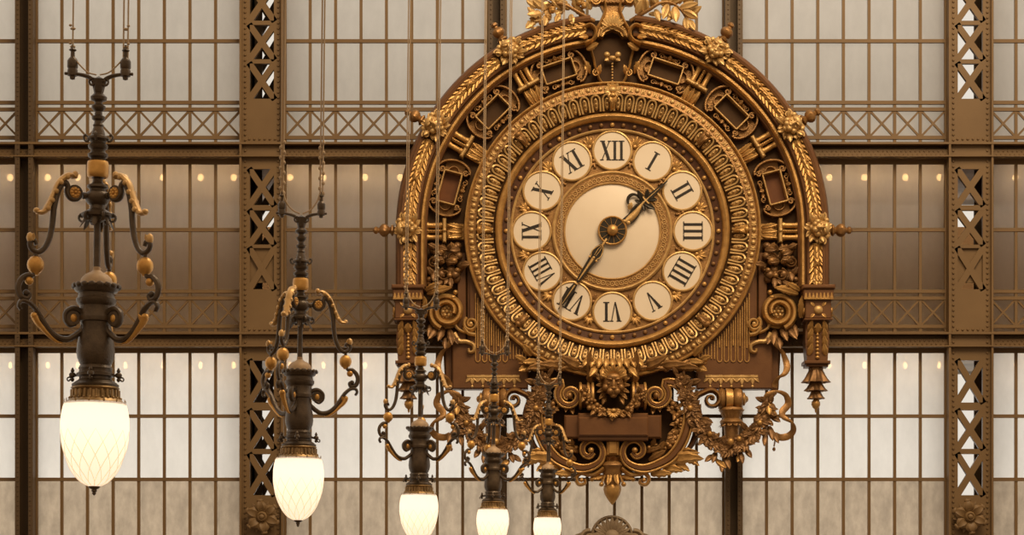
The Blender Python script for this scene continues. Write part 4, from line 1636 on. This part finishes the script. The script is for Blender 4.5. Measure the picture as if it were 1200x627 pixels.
    for (px, py, r, L, W) in ((812, 418, -40, 18, 6), (818, 424, -70, 16, 5), (806, 424, -100, 18, 5), (816, 430, -120, 14, 5)):
        m.leaf(L, W, T(*pc(px, py), 8, rot=r), lift=0.35, curl=0.35, lobes=3, n=9)
    m.build('leaf_tip', GOLD, clock)


both(lower)

# head mask with crown of leaves
m = CB()
mask_mb(m, T(*pc(717.5, 455), 14, sc=1.22), mane=False)
for sg in (-1, 1):
    for q in range(5):
        m.leaf(13, 3.4, T(sg * 8, -178 - 4 * q, 14, rot=-sg * (70 + 22 * q)), lift=0.35, curl=0.2, lobes=3, n=8)
hm = m.build('grotesque_mask', OLDGOLD, clock)
m = CB()
for tw in range(-75, 76, 25):
    m.leaf(17, 4.4, T(*pc(717.5, 446), 22, rot=tw), lift=0.45, curl=0.25, lobes=3, n=9)
for tw in (-60, -30, 0, 30, 60):
    m.leaf(20, 5, T(tw * 0.28, -158, 12, rot=180 + tw * 0.6), lift=0.4, curl=0.25, lobes=3, n=9)
for q in range(9):
    m.leaf(14, 4.6, T(-28 + 7 * q, -150 + 0.02 * (q - 4) ** 2, 12, rot=180 + 8 * (4 - q) * -1), lift=0.4, curl=0.2, lobes=3, n=8)
m.build('leaf_crown', GOLD, hm)
# fruit swag under the mask
m = CB()
rnd = random.Random(21)
for q in range(60):
    t = q / 59
    a = PI * (1.04 + 0.92 * t)
    u, v = 33 * math.cos(a), -187 + 29 * math.sin(a)
    for z in range(2):
        r = rnd.uniform(1.7, 3.4)
        m.ell((u + rnd.uniform(-4.5, 4.5), v + rnd.uniform(-4, 4), 22 + rnd.uniform(0, 6)), r, 8, 6)
for q in range(22):
    t = q / 21
    a = PI * (1.04 + 0.92 * t)
    u, v = 33 * math.cos(a), -187 + 29 * math.sin(a)
    m.leaf(rnd.uniform(8, 12), 2.8, T(u, v, 25, rot=rnd.uniform(0, 360)), lift=0.3, curl=0.2, n=7)
sw = m.build('fruit_swag', OLDGOLD, clock)
m = CB()
for q in range(8):
    m.leaf(9, 3.2, T(*pc(717.5, 484), 28, rot=100 + 23 * q), lift=0.3, curl=0.2, n=7)
m.ell((*pc(717.5, 484), 30), (4, 3, 3), 8, 6)
m.build('gilt_leaves', GOLD, sw)

# pendant under the tablet
m = CB()
m.cbox(-7.5, 7.5, -264, -247, -6, 14, 1.5)
m.cbox(-5, 5, -262, -247, 13.5, 16, 1)
pd = m.build('pendant', GOLD, clock, flat=True)
m = CB()
for q in range(12):
    M = T(0, -274, 2) @ Matrix.Rotation(30 * q * D2R, 4, 'Y') @ T(0, 0, 8)
    m.leaf(12, 4.4, M, lift=0.1, curl=0.75, lobes=2, n=8)
m.lathe([(9, 12), (9, 3), (14, 0), (15.5, -3), (13, -6), (12, -9), (10, -22), (8, -28)], 18, T(0, -272, 2), axis='v')
m.build('leaf_collar', OLDGOLD, pd)
m = CB()
for q in range(8):
    M = T(0, -282, 2) @ Matrix.Rotation((45 * q + 22.5) * D2R, 4, 'Y') @ T(0, 0, 9, rot=180)
    m.leaf(18, 4.4, M, lift=0.1, curl=0.35, lobes=2, n=8)
for sg in (-1, 1):
    m.leaf(16, 4, T(sg * 10, -287, 4, rot=-sg * 105), lift=0.2, curl=0.3, lobes=3, n=9)
    m.ell((sg * 24, -291, 6), 3, 8, 6)
    m.ell((sg * 13, -297, 8), 3, 8, 6)
m.build('acanthus_cup', GOLD, pd)
m = CB()
m.lathe([(7, 2), (9.5, -2), (10, -6), (8.4, -12), (5, -18), (2, -22), (0, -24)], 16, T(0, -297, 2), axis='v', wob=lambda a, h: 0.04 * math.cos(8 * a))
m.build('bud', GOLD, pd)

# ------------------------------------------------ shell crest below the clock, fixed to the glass wall
yy = -0.30
ss = (yy - CAMY) / 2400
sc_ = thing('shell_crest', 'grey carved scallop shell ornament under the tip of the clock', 'ornament', (xpx(717, yy), yy, zpx(660, yy)))
m = MB(ss)
m.prism([(-50, 0), (50, 0), (50, 26), (42, 34), (30, 38), (-30, 38), (-42, 34), (-50, 26)], -18, -4)
m.build('pediment_block', STONE, sc_, flat=True)
m = MB(ss)
for q in range(11):
    a = -80 + 16 * q
    p = polar(13, a)
    m.leaf(25, 4.2, T(0, 30, -2, rot=-a), lift=0.3, curl=0.1, n=8)
m.ell((0, 32, 3), (9, 8, 7), 12, 8)
m.ptube([polar(23, a) for a in range(-90, 91, 10)], 2.2, 4, 2, 8, T(0, 31, 0))
m.build('scallop_shell', STONE, sc_)
m = MB(ss)
for sg in (-1, 1):
    m.ptube([(sg * x, y) for x, y in spiral(27, 28, 10, 2.5, 100, -1.6, 30)], lambda t: 3.2 - 1.4 * t, 6, 2, 8)
    m.ell((sg * 27, 28, 4), 3, 8, 6)
m.build('crest_volute', STONE, sc_)
# ------------------------------------------------------------------ hanging lamps
LS = 0.0045          # metres per unit: the globe is 80 units wide


def LB():
    return MB(LS)


def Y(py):
    return 476.0 - py


CABLE2 = {}


def make_lamp():
    root = thing('hanging_lamp', 'lamp', 'lamp')
    # opal globe
    prof = [(35, 3), (36.5, 0), (38.5, -8), (39.7, -17), (40, -26), (39.5, -36), (38.0, -46), (35.6, -56), (32, -66), (28, -75), (23.5, -82), (18.5, -88), (13, -92), (6, -95.2)]
    pr = [(p.x, p.y) for p in spline(prof, 3)]
    m = LB()
    m.lathe(pr, 48, axis='v')
    globe = m.build('globe', GLOBE, root)
    globe['label'] = 'glowing white egg shaped glass globe'
    m = LB()

    def rad(h):
        for (r0, h0), (r1, h1) in zip(pr, pr[1:]):
            if h1 <= h <= h0:
                return r0 + (r1 - r0) * (h0 - h) / max(1e-6, h0 - h1)
        return 5
    for sg in (-1, 1):
        for q in range(14):
            pts = []
            for i in range(19):
                h = -30 - 64 * i / 18
                a = 2 * PI * q / 14 + sg * (i / 18) * 0.95
                r = rad(h) + 0.12
                pts.append((r * math.cos(a), h, r * math.sin(a)))
            m.tube(pts, lambda t: 0.15 + 0.32 * min(1, 2.2 * t), 5)
    m.build('cut_glass_ribs', RIB, globe)
    m = LB()
    m.lathe([(6, -94), (7.5, -95.5), (5.5, -97.5), (3, -98.5), (3.4, -100.5), (2, -102), (2.6, -103.5), (0, -106)], 14, axis='v')
    m.build('globe_tip', LAMPIRON, globe)
    # brass gallery
    m = LB()
    m.lathe([(33, -1), (35.2, 0), (35.4, 2.5), (32.5, 4), (31, 6), (29.5, 7.5), (26, 8), (24.5, 17), (27, 18), (28.5, 20), (27, 21.5), (22, 22)], 36, axis='v')
    gal = m.build('gallery', LAMPBRASS, root)
    m = LB()
    for q in range(26):
        M = Matrix.Rotation(2 * PI * q / 26, 4, 'Y')
        m.ptube([(0, 7.5), (0, 17.5)], 1.5, 1.5, 27.6, 6, M)
        m.ell((0, 8, 29.5), (1.7, 1.7, 1.7), 6, 5, M)
        if q % 2 == 0:
            m.leaf(5, 1.6, M @ T(0, 2, 35), lift=0.1, curl=0.0, n=4)
    m.build('gallery_balusters', LAMPBRASS, gal)
    # dark body
    m = LB()
    m.lathe([(22, 21), (27, 22), (27.5, 24), (22, 28), (19, 30), (19, 33), (22, 34), (22, 37), (19.5, 38), (19, 41), (20, 43), (19, 45), (17.5, 47), (19, 49), (21.2, 55), (22.3, 62),
             (21.5, 72), (19.0, 84), (17.8, 92), (18.0, 97), (20.5, 98), (21, 102), (20.5, 104), (19, 106), (19.5, 116), (21.5, 118), (23.2, 121), (23.4, 124), (21.5, 126), (20.5, 131),
             (24.5, 133), (26.5, 137), (27.5, 140), (24, 140.5), (0, 140.5)], 36, axis='v')
    body = m.build('lamp_body', LAMPIRON, root)
    m = LB()
    for q in range(18):
        M = Matrix.Rotation(2 * PI * q / 18, 4, 'Y')
        m.ell((0, 139, 27.0), (4.6, 3.2, 2.0), 8, 6, M)
    m.build('scalloped_rim', LAMPIRON, body)
    for q in range(4):
        m = LB()
        M = Matrix.Rotation(PI / 2 * q, 4, 'Y')
        m.tube([(18, 35, 0), (24, 35, 0), (30, 35, 0)], 1.6, 6, M)
        m.lathe([(0, -8), (1.6, -7), (2.6, -5), (1.4, -3), (3.8, -1.6), (4.2, 1), (3.2, 2.5), (1.6, 3.4), (2.4, 5), (1.6, 7), (0.8, 8.5), (0, 9)], 10, M @ T(27, 35, 0), axis='v')
        m.ptube(spiral(31, 30, 3.0, 1, 150, -1.0, 12), 0.9, 0.9, 0, 6, M)
        m.build('set_screw', LAMPIRON, body)
    # dusty dome and rod
    m = LB()
    m.lathe([(19.5, 140), (19, 144), (17, 149), (13, 153), (7, 156), (4.5, 158), (4.5, 162), (0, 163)], 28, axis='v')
    m.build('dome', DOME, root)
    m = LB()
    m.lathe([(4.2, 156), (4.0, 205), (4.2, 222)], 12, axis='v')
    m.build('rod', LAMPIRON, root)
    # upper stem
    m = LB()
    m.lathe([(4, 214), (9, 217), (14, 219), (18.5, 221), (19, 224), (14, 227), (9, 230), (8.5, 234), (12, 236.5), (14.5, 241), (15, 245), (12, 249.5), (9.5, 251), (9.5, 253), (12.5, 255), (12, 257.5), (8, 259), (6, 261.5), (5.6, 265), (8, 267), (11, 267.5)], 28, axis='v')
    m.lathe([(12, 286), (9.5, 287), (8.5, 289), (11.5, 291), (12, 294), (9, 296), (8, 299), (11, 301), (11.8, 304), (8.5, 307), (9, 309), (13, 311.5), (12.5, 314), (8.5, 316), (7.2, 321), (5.6, 326), (6.6, 328), (5.0, 330), (4.6, 333), (7.6, 335),
             (7.8, 338), (4.8, 340), (4.2, 344), (6, 345.5), (8.2, 348), (8.2, 350.5), (4.8, 352.5), (4.6, 355.5), (9.2, 357.5), (9.8, 361), (7, 364), (4.8, 366), (6, 369), (5.6, 376), (7, 382), (0, 386)], 24, axis='v')
    st = m.build('stem', LAMPIRON, root)
    m = LB()
    for q in range(6):
        M = Matrix.Rotation(PI / 3 * q, 4, 'Y')
        m.leaf(20, 5, M @ T(0, 225, 12, rot=180), lift=0.15, curl=0.35, lobes=2, n=8)
        m.ptube([(p[0], p[1]) for p in spiral(17, 219, 5.5, 1.8, 90, -1.2, 14)], 1.5, 2.2, 0, 6, M)
    for q in range(4):
        M = Matrix.Rotation(PI / 2 * q, 4, 'Y')
        m.ptube(spline([(11, 309), (15, 310), (17, 314), (15, 317), (13, 315)], 5), 1.4, 1.6, 0, 6, M)
    m.build('stem_leaves', LAMPIRON, st)
    m = LB()
    m.lathe([(10.5, 266.5), (12, 268), (12.6, 272), (12.6, 281), (12.0, 285), (10.8, 286.5)], 28, axis='v')
    m.build('gilt_band', LAMPGOLD, root)
    # yoke carrying the cables
    m = LB()
    for sg in (-1, 1):
        m.ptube(spline([(sg * 2, 366), (sg * 5, 376), (sg * 8, 382), (sg * 16, 386), (sg * 28, 388), (sg * 40, 388.5)], 5), lambda t: 3.4 - 1.6 * t, 3.0, 0, 8)
        m.ptube(spiral(sg * 7, 378, 5, 1.5, 60, -sg * 1.1, 14), 1.4, 2, 2, 6)
    yk = m.build('yoke', LAMPIRON, root)
    for sg in (-1, 1):
        m = LB()
        m.lathe([(0, 381), (3, 382), (3.4, 385), (6, 386), (6.2, 392), (5.4, 394), (6.4, 396), (6.4, 403), (4.6, 406), (2.6, 408), (2.4, 414), (4.6, 416), (2.6, 418), (1.5, 422), (0, 423)], 14, T(sg * 31, 0, 0), axis='v')
        m.build('cable_clamp', LAMPIRON, yk)
        m = LB()
        for off in ((-2.6, 2.6) if sg > 0 else (0,)):
            m.tube([(sg * 31 + off, 406, 0), (sg * 31 + off, 800, 0), (sg * 31 + off, 1700, 0)], 1.0, 6)
        for h in (420, 441):
            m.ell((sg * 31, h, 0), (3.4, 1.8, 2), 8, 6)
            m.ell((sg * 31 + 3 * sg, h + 4, 0), (2.0, 1.6, 1.6), 8, 6)
        m.tube(spline([(sg * 30, 408, 1.5), (sg * 22, 398, 3), (sg * 12, 389, 4), (sg * 2, 386, 5)], 6), 0.9, 6)
        m.build('cable', CABLE, root)
        # doubled, knotted cable of the farther lamps
        m = LB()
        for off in (-1.9, 1.9):
            m.tube([(sg * 31 + off, 406, 0), (sg * 31 + off, 800, 0), (sg * 31 + off, 1700, 0)], 1.25, 6)
        for q in range(12):
            m.ell((sg * 31 + (2.6 if q % 2 else -2.6), 412 + 8 * q, 0), (2.8, 3.6, 2.4), 8, 6)
        m.tube(spline([(sg * 30, 424, 1.5), (sg * 24, 406, 3), (sg * 14, 393, 4), (sg * 2, 387, 5)], 6), 1.2, 6)
        CABLE2[sg] = m.build('cable', CABLE, root)

    # one arm, in the plane through the axis (radial = +x); repeated three times
    F = 1.13

    def A(u, py):
        return (u * F, Y(py))
    m = LB()
    m.ptube([A(8, 232), A(16, 232)], 4, 4, 0, 8)
    sp = spiral(*A(24.6, 230), 3, 9.5, -90, 1.35, 30)
    up = spline([sp[-1], A(34, 219.5), A(39, 223), A(43, 234), A(46, 250), A(47.5, 268), A(50, 284), A(55, 297), A(62, 303), A(69, 300), A(71, 293), A(66, 290), A(64, 295)], 6)
    m.ptube(sp + up[1:], lambda t: 2.2 + 1.4 * math.sin(PI * t), lambda t: 4.6 - 1.6 * t, 0, 10)
    m.lathe([(9, -3), (9, 3), (0, 3.4)], 20, T(*A(24.6, 230), 0))
    m.tube([(*A(64.5, 302), 0), (*A(64.5, 312), 0)], 2.4, 8)
    # lower scrolls
    c = spline([A(66, 327), A(68, 331), A(74, 331), A(80, 337), A(82.5, 346), A(79.5, 355), A(73, 357.5), A(70.5, 352.5), A(74, 350)], 6)
    m.ptube(c, lambda t: 2.0 + 1.6 * math.sin(PI * t), 3.2, 0, 8)
    m.ell((*A(74, 351), 0), 3.8, 10, 7)
    s2 = spline([A(79, 371), A(81.5, 366), A(79, 361), A(72, 361.5), A(64, 369), A(57, 381), A(49, 393), A(40, 400), A(30, 401), A(22, 396)], 6)
    v2 = spiral(*A(24.2, 377), 14, 6, -115, -0.0001, 2)
    lo = s2 + spline([A(22, 396), A(14.5, 388), A(12.5, 377), A(17, 367.5), A(25, 364.5), A(32.5, 370), A(33, 379), A(28, 385), A(22, 383)], 6)[1:]
    m.ptube(lo, lambda t: 2.0 + 1.7 * math.sin(PI * t), 3.6, 0, 8)
    m.lathe([(8.5, -2.6), (8.5, 2.6), (0, 3)], 18, T(*A(24.5, 376), 0))
    m.ptube([A(10, 374), A(16, 374)], 4, 4, 0, 8)
    arm = m.build('arm', LAMPIRON, root)
    gold = []
    m = LB()
    for sw in (0, 1):
        M = T(*A(24.6, 230), 3.2) if sw == 0 else T(*A(24.6, 230), -3.2, yaw=180)
        m.rosette(7.2, 8, M, 0.4)
    gold.append(m.build('rosette', LAMPGOLD, arm))
    m = LB()
    P = spline([A(25, 212), A(29, 210), A(36, 214), A(43, 222), (A(48, 236)), A(52, 248), A(57, 256), A(64, 257)], 6)
    m.ptube(P, lambda t: 2.4 + 1.6 * math.sin(PI * t * 2) ** 2, lambda t: 6.5 - 2 * t, 0, 8)
    for q, (u_, p_) in enumerate(((33, 213), (40, 220), (45, 231), (49, 242), (53, 252))):
        for sz in (-1, 1):
            m.ell((*A(u_, p_), sz * 4.4), (3.4, 3.4, 2.6), 8, 6)
    m.ell((*A(64, 255), 0), (4.2, 3.4, 4), 8, 6)
    m.ell((*A(24, 209), 0), (3.8, 5, 4), 8, 6)
    m.leaf(13, 4.4, T(*A(70, 294), 0, rot=12), lift=0.2, curl=0.2, lobes=2, n=8)
    m.leaf(13, 4.4, T(*A(70, 294), 0, rot=12, yaw=180), lift=0.2, curl=0.2, lobes=2, n=8)
    m.ell((*A(70.5, 287), 0), (4.5, 6.5, 4.5), 8, 6)
    m.build('gilt_leaf', LAMPTAN, arm)
    m = LB()
    m.lathe([(3, 10), (6, 8.5), (9, 4.5), (9.8, 0), (9, -4.5), (6.5, -8), (3.6, -10), (3, -12)], 18, T(*A(64.5, 318), 0), axis='v')
    m.build('gilt_ball', LAMPGOLD, arm)
    m = LB()
    m.ell((*A(71, 337), 0), (5.2, 5.2, 5.0), 12, 8)
    m.build('gilt_boss', LAMPGOLD, arm)
    m = LB()
    m.ell((*A(24.5, 376), 0), (5, 6, 4.6), 12, 8)
    m.build('gilt_boss', LAMPGOLD, arm)
    m = LB()
    P = spline([A(65, 378), A(62, 384), A(57, 390), A(50, 398), A(42, 404.5), A(36, 406)], 6)
    m.ptube(P, lambda t: 4.4 - 3.4 * t, lambda t: 5.2 - 3.6 * t, 0, 8)
    m.ell((*A(65.5, 376.5), 0), (4.2, 4.2, 5), 8, 6)
    m.leaf(12, 3.6, T(*A(63, 384), 0, rot=20), lift=0.2, curl=0.2, n=6)
    m.build('gilt_sheath', LAMPGOLD, arm)
    kids = list(arm.children)
    arms = [arm]
    for q in range(2):
        a = arm.copy(); COL.objects.link(a); a.parent = root
        for c_ in kids:
            d = c_.copy(); COL.objects.link(d); d.parent = a
        arms.append(a)
    # light inside the globe
    l = bpy.data.lights.new('globe_light', 'POINT')
    l.energy = 0.95
    l.color = (1.0, 0.83, 0.66)
    l.shadow_soft_size = 0.06
    lo_ = bpy.data.objects.new('globe_light', l)
    lo_.location = (0, 0, -20 * LS)
    lo_.parent = root
    COL.objects.link(lo_)
    return root


def copy_tree(o, parent=None):
    c = o.copy()
    COL.objects.link(c)
    c.parent = parent
    for ch in o.children:
        copy_tree(ch, c)
    return c


# globe centre px, globe top py, globe width px, arm rotation (deg), label
LAMPS = [(111.5, 475, 80, 0, 'largest nearest hanging lamp at the far left, its glowing egg globe fully in view'),
         (350, 539, 59.5, 45, 'second largest hanging lamp, in front of the openwork column left of the clock'),
         (491, 581, 45.6, 0, 'third hanging lamp from the left, in front of the left flank of the clock'),
         (577.5, 598, 38, 12, 'fourth hanging lamp from the left, below the left base panel of the clock'),
         (641.5, 607.5, 32.6, -4, 'smallest farthest hanging lamp, just left of the tablet under the clock dial')]
first = make_lamp()
FAT = [CABLE2[sg].data for sg in (-1, 1)]
for sg in (-1, 1):
    bpy.data.objects.remove(CABLE2[sg])
for i, (px, py, gw, ar, lab) in enumerate(LAMPS):
    o = first if i == 0 else copy_tree(first)
    d = LS * 80 * 2400 / gw               # distance from the camera
    y = CAMY + d
    o.location = (xpx(px, y), y, zpx(py, y))
    if i == 0:
        o.rotation_euler = (0, 0.0115, 0)
    tag(o, lab, 'lamp', 'row of hanging lamps')
    n = 0
    for ch in o.children:
        if ch.name.startswith('cable') and i >= 1:
            ch.data = FAT[0] if ch.data.vertices[0].co.x < 0 else FAT[1]
        if ch.name.startswith('arm'):
            ch.rotation_euler = (0, 0, (90 + 120 * n + ar) * D2R)
            n += 1
